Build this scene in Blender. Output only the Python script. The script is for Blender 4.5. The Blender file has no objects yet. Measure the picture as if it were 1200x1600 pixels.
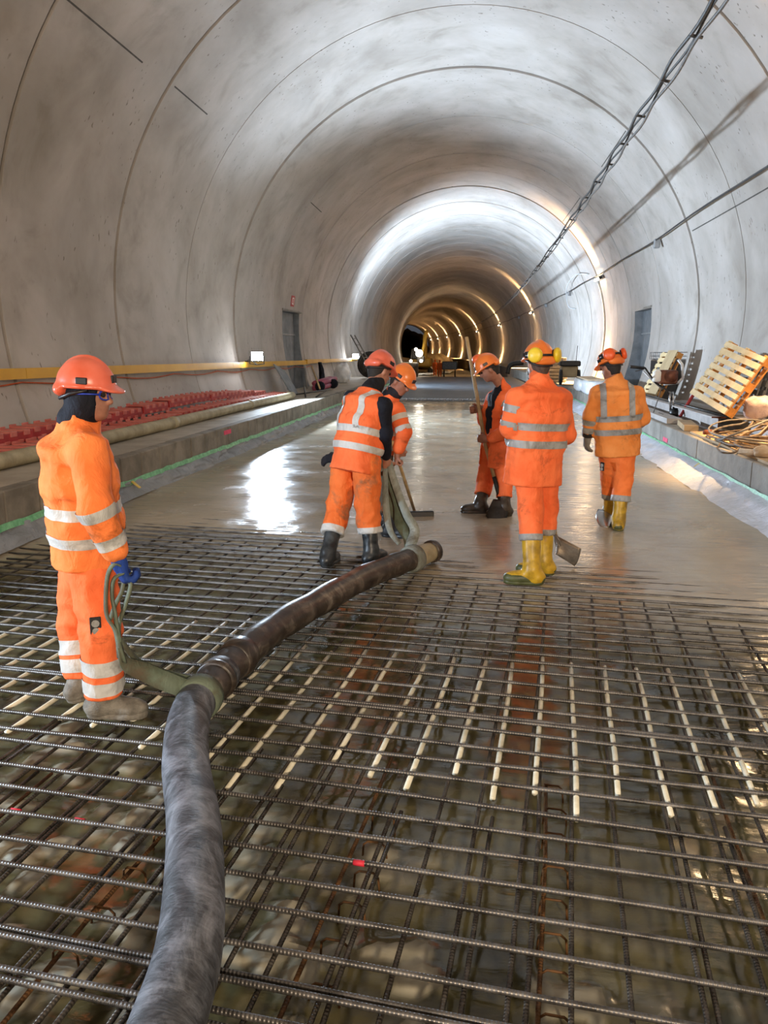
import bpy, bmesh, math, random
import numpy as np
from mathutils import Vector, Matrix

random.seed(7)
RNG = np.random.RandomState(11)
scene = bpy.context.scene
COL = scene.collection

# ------------------------------------------------------------------ camera
CAM_H = 1.75
PITCH, YAW, FPX = math.radians(-11.664), math.radians(8.0134), 1216.55
cam_d = bpy.data.cameras.new('camera')
cam_d.sensor_fit = 'VERTICAL'; cam_d.sensor_height = 36.0
cam_d.lens = FPX / 1600 * 36.0
cam_d.clip_start = 0.05; cam_d.clip_end = 600
cam = bpy.data.objects.new('camera', cam_d); COL.objects.link(cam)
cam.location = (0, 0, CAM_H)
cam.rotation_euler = (math.pi / 2 + PITCH, 0, YAW)
scene.camera = cam

# ------------------------------------------------------------------ world and exposure
world = bpy.data.worlds.new('world'); scene.world = world
world.use_nodes = True
world.node_tree.nodes['Background'].inputs[0].default_value = (0.75, 0.82, 1.0, 1)
world.node_tree.nodes['Background'].inputs[1].default_value = 0.05
vs = scene.view_settings
vs.view_transform = 'Standard'; vs.look = 'None'; vs.gamma = 1.0; vs.use_curve_mapping = False
vs.exposure = 0.77
cy = scene.cycles
cy.max_bounces = 6; cy.diffuse_bounces = 4; cy.glossy_bounces = 3; cy.transmission_bounces = 3; cy.transparent_max_bounces = 6
cy.caustics_reflective = False; cy.caustics_refractive = False

# ------------------------------------------------------------------ lights of the tunnel
def spot(name, loc, aim, power, color, size=150, blend=0.9, radius=0.15):
    l = bpy.data.lights.new(name, 'SPOT'); l.energy = power; l.color = color
    l.spot_size = math.radians(size); l.spot_blend = blend; l.shadow_soft_size = radius
    o = bpy.data.objects.new(name, l); COL.objects.link(o); o.location = loc
    o.rotation_euler = (Vector(aim) - Vector(loc)).to_track_quat('-Z', 'Y').to_euler()
    return o
def point(name, loc, power, color, radius=0.12):
    l = bpy.data.lights.new(name, 'POINT'); l.energy = power; l.color = color; l.shadow_soft_size = radius
    o = bpy.data.objects.new(name, l); COL.objects.link(o); o.location = loc
    return o
COOL = (0.66, 0.82, 1.0); WARM = (1.0, 0.60, 0.26); NEUT = (1.0, 0.80, 0.58)
FLOOD1 = (-6.25, 20.3, 1.62); FLOOD2 = (-6.85, 38.6, 1.50)
spot('flood_light_beam', (-6.02, 20.2, 1.62), (2.2, 17.8, 4.0), 3800, COOL, 144, 0.7, 0.14)
spot('flood_light_beam', (-6.6, 38.4, 1.5), (1.2, 42.0, 4.8), 6500, COOL, 150, 0.7, 0.35)
spot('flood_light_beam', (-5.85, 2.2, 1.5), (0.5, 3.4, 0.2), 750, COOL, 120, 0.8, 0.2)
# the crew's own floods and lamps standing behind the photographer
spot('rear_flood_beam', (3.2, -7.0, 3.4), (-5.0, 8.0, 3.4), 2300, NEUT, 150, 0.8, 0.35)
spot('rear_flood_beam', (-4.6, -5.0, 3.2), (2.5, 9.0, 2.0), 600, (1.0, 0.93, 0.86), 150, 0.8, 0.35)

# ------------------------------------------------------------------ tunnel measures
TR, TZ, TX, TK = 5.82, 2.52, -0.78, 1 / 934.0
def off(y): return -y * y * TK / 2 if y > 0 else 0.0
def cxn(y): return TX + off(y)
def wall_pt(y, z, side, inset=0.0):
    r = TR - inset
    return Vector((cxn(y) + side * math.sqrt(r * r - (z - TZ) ** 2), y, z))
def on_ring(y, ang, inset=0.0):
    r = TR - inset
    return Vector((cxn(y) + r * math.cos(ang), y, TZ + r * math.sin(ang)))
def at(px, py, y):
    """point of the place at distance y along the tunnel, as measured in the photograph (1200x1600)"""
    r, u = (px - 600) / FPX, (800 - py) / FPX
    cp, sp = math.cos(PITCH), math.sin(PITCH)
    fw, z = cp - u * sp, sp + u * cp
    c, s = math.cos(YAW), math.sin(YAW)
    d = np.array([r * c - fw * s, r * s + fw * c, z])
    return d * (y / d[1]) + np.array([0, 0, CAM_H])
def gnd(px, py, z=0.0):
    p = at(px, py, 1.0) - np.array([0, 0, CAM_H])
    return p * ((z - CAM_H) / p[2]) + np.array([0, 0, CAM_H])

# ------------------------------------------------------------------ materials
MATS = {}
def lin(c):
    return tuple(((x / 12.92) if x <= 0.04045 else ((x + 0.055) / 1.055) ** 2.4) for x in c)
def hexc(h): return lin(tuple(int(h[i:i + 2], 16) / 255 for i in (0, 2, 4)))
class NT:
    def __init__(self, name):
        self.m = bpy.data.materials.new(name); self.m.use_nodes = True
        self.t = self.m.node_tree; self.t.nodes.clear()
        self.out = self.n('ShaderNodeOutputMaterial')
    def n(self, kind, **kw):
        nd = self.t.nodes.new(kind)
        for k, v in kw.items(): setattr(nd, k, v)
        return nd
    def l(self, a, b): self.t.links.new(a, b)
def ramp(N, fac, stops, interp='LINEAR'):
    r = N.n('ShaderNodeValToRGB'); r.color_ramp.interpolation = interp
    el = r.color_ramp.elements
    while len(el) < len(stops): el.new(0.5)
    for e, (p, c) in zip(el, stops):
        e.position = p; e.color = (*c, 1) if len(c) == 3 else c
    N.l(fac, r.inputs[0]); return r.outputs[0]
def mix(N, fac, a, b, mode='MIX'):
    m = N.n('ShaderNodeMix', data_type='RGBA', blend_type=mode)
    for s, v in ((m.inputs[0], fac), (m.inputs[6], a), (m.inputs[7], b)):
        if hasattr(v, 'links') or hasattr(v, 'is_linked'): N.l(v, s)
        elif isinstance(v, (int, float)): s.default_value = v
        else: s.default_value = (*v, 1) if len(v) == 3 else v
    return m.outputs[2]
def noise(N, vec, scale, detail=4, rough=0.6, dist=0.0):
    t = N.n('ShaderNodeTexNoise'); t.inputs['Scale'].default_value = scale
    t.inputs['Detail'].default_value = detail; t.inputs['Roughness'].default_value = rough
    t.inputs['Distortion'].default_value = dist
    if vec is not None: N.l(vec, t.inputs['Vector'])
    return t.outputs[0]
def mapped(N, scale=(1, 1, 1), rot=(0, 0, 0), kind='Object'):
    c = N.n('ShaderNodeTexCoord'); m = N.n('ShaderNodeMapping')
    m.inputs['Scale'].default_value = scale; m.inputs['Rotation'].default_value = rot
    N.l(c.outputs[kind], m.inputs[0]); return m.outputs[0]
def world_vec(N, scale=(1, 1, 1)):
    g = N.n('ShaderNodeNewGeometry'); m = N.n('ShaderNodeMapping')
    m.inputs['Scale'].default_value = scale; N.l(g.outputs['Position'], m.inputs[0]); return m.outputs[0]
def finish(N, color, rough=0.6, metal=0.0, bump=None, bump_d=0.01, bump_s=0.5, spec=0.5, coat=0.0):
    b = N.n('ShaderNodeBsdfPrincipled')
    def put(sock, v):
        if hasattr(v, 'is_linked'): N.l(v, sock)
        elif isinstance(v, (int, float)): sock.default_value = v
        else: sock.default_value = (*v, 1) if len(v) == 3 else v
    put(b.inputs['Base Color'], color); put(b.inputs['Roughness'], rough); put(b.inputs['Metallic'], metal)
    b.inputs['Specular IOR Level'].default_value = spec
    b.inputs['Coat Weight'].default_value = coat
    if bump is not None:
        bn = N.n('ShaderNodeBump'); bn.inputs['Distance'].default_value = bump_d
        bn.inputs['Strength'].default_value = bump_s
        N.l(bump, bn.inputs['Height']); N.l(bn.outputs[0], b.inputs['Normal'])
    N.l(b.outputs[0], N.out.inputs[0]); return b
def simple(name, c1, c2=None, rough=0.6, metal=0.0, scale=6.0, bump=0.0, bscale=None, spec=0.5, coat=0.0, lo=0.35, hi=0.65):
    N = NT(name); v = world_vec(N)
    n1 = noise(N, v, scale)
    col = ramp(N, n1, [(lo, c1), (hi, c2 if c2 else c1)])
    bm = noise(N, v, bscale or scale * 6, 3) if bump else None
    finish(N, col, rough, metal, bm, bump, 0.6, spec, coat)
    MATS[name] = N.m; return N.m
def emit(name, color, strength):
    N = NT(name); e = N.n('ShaderNodeEmission')
    e.inputs[0].default_value = (*color, 1); e.inputs[1].default_value = strength
    N.l(e.outputs[0], N.out.inputs[0]); MATS[name] = N.m

def lining_material():
    N = NT('lining_concrete'); v = world_vec(N)
    big = noise(N, v, 0.35, 5, 0.6, 0.4)
    mid = noise(N, v, 0.9, 7, 0.62, 0.5)
    col = ramp(N, big, [(0.30, hexc('9f9891')), (0.5, hexc('b5aea8')), (0.72, hexc('c4beb9'))])
    m2 = ramp(N, mid, [(0.30, (0.70, 0.68, 0.64)), (0.44, (0.93, 0.92, 0.9)), (0.60, (1.0, 1.0, 1.0))])
    col = mix(N, 0.85, col, m2, 'MULTIPLY')
    # formwork smears drawn along the ring
    sm = noise(N, world_vec(N, (0.9, 1.2, 0.9)), 0.9, 4, 0.55, 0.4)
    col = mix(N, 0.5, col, ramp(N, sm, [(0.35, (0.86, 0.85, 0.83)), (0.6, (1.04, 1.04, 1.05))]), 'MULTIPLY')
    # pores and rust spots, in clusters
    vo = N.n('ShaderNodeTexVoronoi'); vo.inputs['Scale'].default_value = 7.0
    wv = noise(N, v, 14.0, 3)
    wc = N.n('ShaderNodeTexNoise'); wc.inputs['Scale'].default_value = 5.0; N.l(v, wc.inputs['Vector'])
    wm = N.n('ShaderNodeVectorMath', operation='MULTIPLY_ADD'); N.l(wc.outputs[1], wm.inputs[0]); wm.inputs[1].default_value = (0.22, 0.22, 0.22)
    N.l(world_vec(N, (1.0, 1.3, 0.55)), wm.inputs[2]); N.l(wm.outputs[0], vo.inputs['Vector'])
    pore = ramp(N, vo.outputs['Distance'], [(0.10, (1, 1, 1)), (0.19, (0, 0, 0))])
    clus = ramp(N, noise(N, v, 0.9, 4), [(0.50, (0, 0, 0)), (0.60, (0.9, 0.9, 0.9))])
    f = mix(N, 1.0, pore, clus, 'MULTIPLY')
    col = mix(N, f, col, hexc('6f675b'))
    b = finish(N, col, 0.75, 0, mid, 0.02, 0.15, 0.3)
    MATS['lining'] = N.m
lining_material()

def floor_material():
    N = NT('wet_concrete'); v = world_vec(N)
    big = noise(N, v, 0.8, 4, 0.6, 0.6)
    att = N.n('ShaderNodeAttribute'); att.attribute_name = 'pour'
    dry = ramp(N, big, [(0.3, hexc('998e7c')), (0.55, hexc('b0a590')), (0.75, hexc('a8a093'))])
    mud = ramp(N, noise(N, v, 2.6, 6, 0.6, 0.5), [(0.30, hexc('3a3723')), (0.5, hexc('5a5439')), (0.70, hexc('716b4d'))])
    al = N.n('ShaderNodeAttribute'); al.attribute_name = 'lump'
    mud = mix(N, al.outputs['Fac'], mud, hexc('a59f8c'))
    sp = ramp(N, att.outputs['Fac'], [(0.25, (0, 0, 0)), (0.95, (1, 1, 1))])
    col = mix(N, sp, mud, dry)
    rip = noise(N, world_vec(N, (2.0, 9.0, 2.0)), 1.3, 5, 0.55, 0.6)
    fine = noise(N, v, 26, 3, 0.6)
    hb = N.n('ShaderNodeMath', operation='MULTIPLY_ADD'); N.l(fine, hb.inputs[0]); hb.inputs[1].default_value = 0.18; N.l(rip, hb.inputs[2])
    rw = ramp(N, noise(N, v, 1.6, 4, 0.6), [(0.35, (0.12,) * 3), (0.6, (0.24,) * 3), (0.75, (0.42,) * 3)])
    rm = ramp(N, noise(N, v, 2.2, 4, 0.6), [(0.35, (0.07,) * 3), (0.55, (0.14,) * 3), (0.7, (0.34,) * 3)])
    rr = mix(N, sp, mix(N, al.outputs['Fac'], rm, (0.5, 0.5, 0.5)), rw)
    bw = N.n('ShaderNodeMapRange'); N.l(att.outputs['Fac'], bw.inputs[0]); bw.inputs[3].default_value = 0.30; bw.inputs[4].default_value = 1.0
    hm = N.n('ShaderNodeMath', operation='MULTIPLY'); N.l(hb.outputs[0], hm.inputs[0]); N.l(bw.outputs[0], hm.inputs[1])
    hb = hm
    finish(N, col, rr, 0, hb.outputs[0], 0.016, 0.55, 0.6)
    MATS['wet'] = N.m
floor_material()

def rebar_material(name, axis, c1, c2, rough=0.32, metal=0.75):
    N = NT(name); v = world_vec(N)
    w = N.n('ShaderNodeTexWave'); w.bands_direction = axis; w.inputs['Scale'].default_value = 26.0
    N.l(v, w.inputs['Vector'])
    n1 = noise(N, v, 9, 4)
    col = ramp(N, n1, [(0.35, c1), (0.65, c2)])
    r = ramp(N, n1, [(0.3, (rough * 0.8,) * 3), (0.7, (rough * 1.7,) * 3)])
    finish(N, col, r, metal, w.outputs[0], 0.003, 0.45)
    MATS[name] = N.m
rebar_material('bar_x', 'X', hexc('504d4a'), hexc('7f7c79'))
rebar_material('bar_y', 'Y', hexc('453e37'), hexc('6a645c'))
rebar_material('bar_rust', 'Y', hexc('4a3019'), hexc('74502a'), 0.55, 0.3)

def hose_material():
    N = NT('hose_rubber'); v = world_vec(N)
    a = noise(N, v, 5.0, 7, 0.68, 1.2); b = noise(N, world_vec(N, (5, 22, 5)), 1.6, 5, 0.65, 2.5)
    col = ramp(N, a, [(0.36, hexc('1d1e21')), (0.47, hexc('3d3f44')), (0.56, hexc('70737b')), (0.70, hexc('a0a4ad'))])
    col = mix(N, 0.30, col, ramp(N, b, [(0.40, hexc('232428')), (0.65, hexc('7d8188'))]))
    finish(N, col, 0.5, 0, b, 0.004, 0.5)
    MATS['hose'] = N.m
    N = NT('hose_muddy'); v = world_vec(N)
    a = noise(N, v, 9.0, 6, 0.65, 0.6)
    col = ramp(N, a, [(0.30, hexc('1b1613')), (0.52, hexc('3b322b')), (0.68, hexc('6b6258')), (0.8, hexc('8d867a'))])
    finish(N, col, 0.38, 0, a, 0.006, 0.6)
    MATS['hose_mud'] = N.m
hose_material()

def fabric(name, c1, c2, dirt=None, amount=0.0, rough=0.8):
    N = NT(name); v = world_vec(N)
    n1 = noise(N, v, 5, 4, 0.6)
    col = ramp(N, n1, [(0.35, c1), (0.65, c2)])
    if dirt:
        d = ramp(N, noise(N, v, 3.2, 6, 0.7, 0.5), [(0.60 - amount * 0.35, (0, 0, 0)), (0.72 - amount * 0.2, (1, 1, 1))])
        col = mix(N, d, col, dirt)
    fold = noise(N, world_vec(N, (1, 1, 0.55)), 15, 4, 0.6, 0.8)
    finish(N, col, rough, 0, fold, 0.018, 0.6, 0.25)
    MATS[name] = N.m
fabric('orange', hexc('f2793a'), hexc('ff8c4a'), hexc('a85a2a'), 0.05)
fabric('orange_red', hexc('ee6a38'), hexc('fb7c48'), hexc('a85030'), 0.05)
fabric('orange_pale', hexc('e2843c'), hexc('ee9650'), hexc('a0643a'), 0.1)
fabric('orange_muddy', hexc('e26a2e'), hexc('ee7c3e'), hexc('96684a'), 0.25)
fabric('trousers_muddy', hexc('51483c'), hexc('6d6353'), hexc('b25a22'), 0.1)
fabric('reflective', hexc('b9b8b4'), hexc('cfcecb'), hexc('8e8c86'), 0.2, 0.45)
fabric('reflective_grey', hexc('8f8f8e'), hexc('a6a6a5'), hexc('6f6a62'), 0.3, 0.45)
fabric('navy', hexc('0e1018'), hexc('191d2a'))
fabric('dark_cloth', hexc('15151a'), hexc('23232a'))
fabric('webbing', hexc('4f5a4a'), hexc('707b6a'), hexc('5a5040'), 0.4)
fabric('webbing_pale', hexc('77807a'), hexc('969c95'), hexc('5c574c'), 0.4)
fabric('glove_blue', hexc('12285f'), hexc('23418c'), hexc('3b4a6a'), 0.3)
fabric('glove_grey', hexc('77736c'), hexc('94908a'))
fabric('bag_cloth', hexc('b39c98'), hexc('cbb9b4'), hexc('94807a'), 0.2)
simple('skin', hexc('8a5b48'), hexc('a97862'), 0.5, scale=12)
simple('hair', hexc('14110f'), hexc('241d18'), 0.7, scale=60, bump=0.004)
simple('stubble', hexc('3a2c25'), hexc('574539'), 0.7, scale=60)
simple('helmet_red', hexc('d65f42'), hexc('e2725a'), 0.32, scale=7, spec=0.5)
simple('helmet_orange', hexc('e2702c'), hexc('ec843c'), 0.3, scale=7, spec=0.5)
simple('muff_yellow', hexc('d8b51c'), hexc('ecd040'), 0.4)
simple('muff_orange', hexc('e0501c'), hexc('ea6630'), 0.4)
simple('boot_yellow', hexc('94741e'), hexc('c29a26'), 0.42, scale=9, lo=0.38, hi=0.55)
simple('boot_green', hexc('3a3f20'), hexc('565a34'), 0.5, scale=9)
simple('boot_black', hexc('15171a'), hexc('3a4044'), 0.4, scale=14)
simple('boot_brown', hexc('2c231b'), hexc('4f4234'), 0.4, scale=14)
simple('shoe_grey', hexc('5a554c'), hexc('837d72'), 0.75, scale=16, bump=0.006)
simple('black_plastic', hexc('101012'), hexc('1c1c1e'), 0.45)
simple('grey_plastic', hexc('7e8083'), hexc('9a9c9e'), 0.5)
simple('bench_concrete', hexc('7c776f'), hexc('99948b'), 0.8, scale=2.2, bump=0.01, bscale=20)
simple('bench_block', hexc('6b655b'), hexc('8f887c'), 0.8, scale=3.0, bump=0.012, bscale=26)
simple('bench_top', hexc('9a9183'), hexc('b1a899'), 0.75, scale=2.5, bump=0.006, bscale=22)
simple('joint_dark', hexc('45423d'), hexc('5a5650'), 0.9)
simple('dark_slab', hexc('33363a'), hexc('464a4f'), 0.45, scale=1.2, bump=0.01, bscale=8)
simple('far_ground', hexc('6f6049'), hexc('a59676'), 0.6, scale=0.7, bump=0.03, bscale=4)
simple('rock', hexc('2f2a24'), hexc('4c443a'), 0.9, scale=0.6, bump=0.3, bscale=1.2)
simple('niche_wall', hexc('73777b'), hexc('8a8e92'), 0.8, scale=3)
simple('white_bar', hexc('cdc7ae'), hexc('e6e1cc'), 0.5, scale=14, bump=0.002)
simple('red_plastic', hexc('8f1c1c'), hexc('ae2b29'), 0.45, scale=4)
simple('pink_plastic', hexc('b4574c'), hexc('c8766a'), 0.55, scale=4)
simple('purple_plastic', hexc('8d3b54'), hexc('a9546a'), 0.55, scale=4)
simple('pipe_beige', hexc('8f8468'), hexc('aca183'), 0.6, scale=5, bump=0.004)
simple('yellow_paint', hexc('c9940c'), hexc('dba81c'), 0.45, scale=1.2)
simple('orange_cable', hexc('b04a18'), hexc('c85f24'), 0.5)
simple('cable_black', hexc('2b2a2a'), hexc('454443'), 0.55, scale=20)
simple('cable_grey', hexc('585552'), hexc('77736e'), 0.55, scale=20)
simple('cable_rust', hexc('483a2c'), hexc('6b5946'), 0.6, scale=20)
simple('wood_new', hexc('c9b184'), hexc('dcc79c'), 0.7, scale=5, bump=0.003)
simple('wood_orange', hexc('b97a34'), hexc('cf9148'), 0.7, scale=6, bump=0.003)
simple('wood_grey', hexc('6d6a66'), hexc('8b8782'), 0.8, scale=6, bump=0.004)
simple('plywood', hexc('a58f6c'), hexc('b8a27d'), 0.7, scale=3)
simple('plank_tan', hexc('a98d68'), hexc('c0a57e'), 0.75, scale=3, bump=0.004)
simple('handle_wood', hexc('a4875c'), hexc('c2a67a'), 0.6, scale=9)
simple('steel_pale', hexc('9d9794'), hexc('b8b2ae'), 0.5, 0.3, scale=4)
simple('steel_rust', hexc('5a2f1c'), hexc('7a4630'), 0.8, 0.1, scale=10)
simple('steel_dark', hexc('2c2a28'), hexc('4b4845'), 0.4, 0.6, scale=10)
simple('steel_bright', hexc('b9bcbf'), hexc('d2d5d8'), 0.22, 0.9, scale=8)
simple('shovel_steel', hexc('5f574d'), hexc('8a8072'), 0.35, 0.5, scale=12)
simple('engine_brown', hexc('4f2a1c'), hexc('784630'), 0.5, 0.2, scale=9)
simple('white_wrap', hexc('cdd2d8'), hexc('e8ecf0'), 0.3, scale=7, bump=0.02, bscale=12)
simple('paper_tan', hexc('c2a888'), hexc('d8c2a4'), 0.8, scale=9, bump=0.01)
simple('red_paint', hexc('c8283c'), hexc('e0384c'), 0.6)
simple('pink_paint', hexc('e03c64'), hexc('f05078'), 0.6)
simple('green_tape', hexc('4f9a68'), hexc('7fc492'), 0.45, scale=14)
simple('yellow_tape', hexc('c8a83c'), hexc('dcc060'), 0.5)
simple('sign_red', hexc('a82a2a'), hexc('b83434'), 0.5)
simple('sign_white', hexc('e4e4e0'), hexc('f0f0ec'), 0.5)
simple('machine_yellow', hexc('8a6a1c'), hexc('a5822e'), 0.6, scale=2)
simple('blue_plastic', hexc('1c34a0'), hexc('2a48c0'), 0.4)
simple('lens_dark', hexc('0c1418'), hexc('141e24'), 0.15)
emit('lamp_glow', (1.0, 0.80, 0.52), 28)
emit('flood_glow', (0.93, 0.96, 1.0), 60)
emit('far_glow', (1.0, 0.92, 0.75), 9)

def sheet_material(key, colr):
    N = NT('plastic_' + key); v = world_vec(N)
    d = N.n('ShaderNodeBsdfPrincipled'); d.inputs['Base Color'].default_value = (*hexc(colr), 1)
    d.inputs['Roughness'].default_value = 0.22
    t = N.n('ShaderNodeBsdfTransparent'); t.inputs[0].default_value = (0.9, 0.93, 0.97, 1)
    m = N.n('ShaderNodeMixShader'); f = ramp(N, noise(N, v, 4, 4), [(0.35, (0.80,) * 3), (0.65, (0.97,) * 3)])
    bn = N.n('ShaderNodeBump'); bn.inputs['Distance'].default_value = 0.03; bn.inputs['Strength'].default_value = 0.8
    N.l(noise(N, v, 9, 5, 0.6, 1.5), bn.inputs['Height']); N.l(bn.outputs[0], d.inputs['Normal'])
    N.l(f, m.inputs[0]); N.l(t.outputs[0], m.inputs[1]); N.l(d.outputs[0], m.inputs[2]); N.l(m.outputs[0], N.out.inputs[0])
    MATS[key] = N.m
sheet_material('sheet', 'd3d9e6')
sheet_material('sheet_grey', '8d9196')

# ------------------------------------------------------------------ mesh helpers
def empty(name, loc, label=None, cat=None, group=None, kind=None):
    o = bpy.data.objects.new(name, None); o.empty_display_size = 0.2
    COL.objects.link(o); o.location = loc; tag(o, label, cat, group, kind); return o
def tag(o, label=None, cat=None, group=None, kind=None):
    if label: o['label'] = label
    if cat: o['category'] = cat
    if group: o['group'] = group
    if kind: o['kind'] = kind
    return o
def world_origin(o):
    v = Vector((0, 0, 0))
    while o is not None: v += Vector(o.location); o = o.parent
    return v
def make_obj(name, verts, faces, mat, parent=None, smooth=False, origin=None):
    """verts are in world coordinates (or local to parent if origin is given as 'local')"""
    verts = np.asarray(verts, dtype=float).reshape(-1, 3)
    me = bpy.data.meshes.new(name)
    loc = Vector((0, 0, 0))
    if origin != 'local':
        base = world_origin(parent) if parent is not None else Vector((0, 0, 0))
        o3 = verts.mean(0) if parent is None and origin is None else np.array(origin if origin is not None else base)
        if parent is None:
            verts = verts - o3; loc = Vector(o3)
        else:
            verts = verts - np.array(base)
    me.from_pydata(verts.tolist(), [], [tuple(int(i) for i in f) for f in faces])
    me.update()
    if smooth: me.polygons.foreach_set('use_smooth', [True] * len(me.polygons))
    o = bpy.data.objects.new(name, me); COL.objects.link(o)
    if parent is not None: o.parent = parent
    o.location = loc
    if mat: me.materials.append(MATS[mat])
    return o
def copy_tree(o, parent=None):
    c = o.copy(); COL.objects.link(c); c.parent = parent
    for ch in list(o.children): copy_tree(ch, c)
    return c
class MB:
    def __init__(self): self.v = []; self.f = []
    def add(self, vs, fs):
        b = len(self.v); self.v += [tuple(map(float, p)) for p in vs]; self.f += [tuple(i + b for i in f) for f in fs]; return self
    def box(self, c, s, rot=None, bev=0.0):
        hx, hy, hz = s[0] / 2, s[1] / 2, s[2] / 2
        b = min(bev, hx * .9, hy * .9, hz * .9)
        if b <= 0:
            pts = [Vector((x, y, z)) for x in (-hx, hx) for y in (-hy, hy) for z in (-hz, hz)]
            fs = [(0, 1, 3, 2), (4, 6, 7, 5), (0, 4, 5, 1), (2, 3, 7, 6), (0, 2, 6, 4), (1, 5, 7, 3)]
        else:
            bm = bmesh.new(); bmesh.ops.create_cube(bm, size=1.0)
            for v in bm.verts: v.co = Vector((v.co.x * hx * 2, v.co.y * hy * 2, v.co.z * hz * 2))
            bmesh.ops.bevel(bm, geom=list(bm.edges), offset=b, segments=1, affect='EDGES', profile=0.5)
            bm.verts.ensure_lookup_table(); bm.verts.index_update()
            pts = [v.co.copy() for v in bm.verts]; fs = [[v.index for v in f.verts] for f in bm.faces]; bm.free()
        R = rot if rot is not None else Matrix.Identity(3)
        return self.add([R @ p + Vector(c) for p in pts], fs)
    def frame_box(self, o, ex, ey, ez, bev=0.0):
        """box from corner o with edge vectors"""
        o, ex, ey, ez = map(Vector, (o, ex, ey, ez))
        pts = [o + ex * a + ey * b + ez * c for a in (0, 1) for b in (0, 1) for c in (0, 1)]
        return self.add(pts, [(0, 1, 3, 2), (4, 6, 7, 5), (0, 4, 5, 1), (2, 3, 7, 6), (0, 2, 6, 4), (1, 5, 7, 3)])
    def tube(self, pts, r, n=8, caps=True, closed=False):
        pts = [Vector(p) for p in pts]; m = len(pts)
        rs = r if isinstance(r, (list, tuple)) else [r] * m
        rings = []; nrm = None
        for i, p in enumerate(pts):
            t = (pts[min(i + 1, m - 1)] - pts[max(i - 1, 0)])
            if t.length < 1e-9: t = Vector((0, 0, 1))
            t.normalize()
            if nrm is None:
                a = Vector((0, 0, 1)) if abs(t.z) < 0.9 else Vector((1, 0, 0))
                nrm = t.cross(a).normalized()
            else:
                nrm = (nrm - t * nrm.dot(t))
                nrm = nrm.normalized() if nrm.length > 1e-6 else t.orthogonal().normalized()
            bi = t.cross(nrm)
            rings.append([p + (nrm * math.cos(2 * math.pi * k / n) + bi * math.sin(2 * math.pi * k / n)) * rs[i] for k in range(n)])
        fs = [(i * n + k, i * n + (k + 1) % n, (i + 1) * n + (k + 1) % n, (i + 1) * n + k) for i in range(m - 1) for k in range(n)]
        if caps: fs += [tuple(range(n - 1, -1, -1)), tuple((m - 1) * n + k for k in range(n))]
        return self.add([q for ring in rings for q in ring], fs)
    def ribbon(self, pts, widths, side, thick=0.006):
        """flat strap: side = list of across vectors or one vector"""
        pts = [Vector(p) for p in pts]; m = len(pts); vs = []; 
        for i, p in enumerate(pts):
            t = (pts[min(i + 1, m - 1)] - pts[max(i - 1, 0)]).normalized()
            s = Vector(side[i] if isinstance(side, list) else side); s = (s - t * s.dot(t)).normalized()
            w = widths[i] if isinstance(widths, (list, tuple)) else widths
            nn = t.cross(s) * thick / 2
            vs += [p - s * w / 2 - nn, p + s * w / 2 - nn, p + s * w / 2 + nn, p - s * w / 2 + nn]
        fs = [(i * 4 + k, i * 4 + (k + 1) % 4, (i + 1) * 4 + (k + 1) % 4, (i + 1) * 4 + k) for i in range(m - 1) for k in range(4)]
        fs += [(3, 2, 1, 0), tuple((m - 1) * 4 + k for k in range(4))]
        return self.add(vs, fs)
    def lathe(self, prof, c, axis=(0, 0, 1), n=20):
        ax = Vector(axis).normalized(); a = ax.orthogonal().normalized(); b = ax.cross(a); m = len(prof)
        vs = [Vector(c) + ax * h + (a * math.cos(2 * math.pi * k / n) + b * math.sin(2 * math.pi * k / n)) * max(r, 1e-4) for r, h in prof for k in range(n)]
        fs = [(i * n + k, i * n + (k + 1) % n, (i + 1) * n + (k + 1) % n, (i + 1) * n + k) for i in range(m - 1) for k in range(n)]
        fs += [tuple(range(n - 1, -1, -1)), tuple((m - 1) * n + k for k in range(n))]
        return self.add(vs, fs)
    def grid(self, fn, nu, nv):
        vs = [fn(i / nu, j / nv) for i in range(nu + 1) for j in range(nv + 1)]
        fs = [(i * (nv + 1) + j, (i + 1) * (nv + 1) + j, (i + 1) * (nv + 1) + j + 1, i * (nv + 1) + j + 1) for i in range(nu) for j in range(nv)]
        return self.add(vs, fs)
    def build(self, name, mat, parent=None, smooth=False, origin=None):
        return make_obj(name, self.v, self.f, mat, parent, smooth, origin)
def spline(pts, n=8):
    P = [np.array(p, float) for p in pts]; P = [2 * P[0] - P[1]] + P + [2 * P[-1] - P[-2]]
    out = []
    for i in range(1, len(P) - 2):
        for k in range(n):
            t = k / n
            out.append(0.5 * ((2 * P[i]) + (-P[i - 1] + P[i + 1]) * t + (2 * P[i - 1] - 5 * P[i] + 4 * P[i + 1] - P[i + 2]) * t * t + (-P[i - 1] + 3 * P[i] - 3 * P[i + 1] + P[i + 2]) * t ** 3))
    out.append(P[-2]); return out

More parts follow.
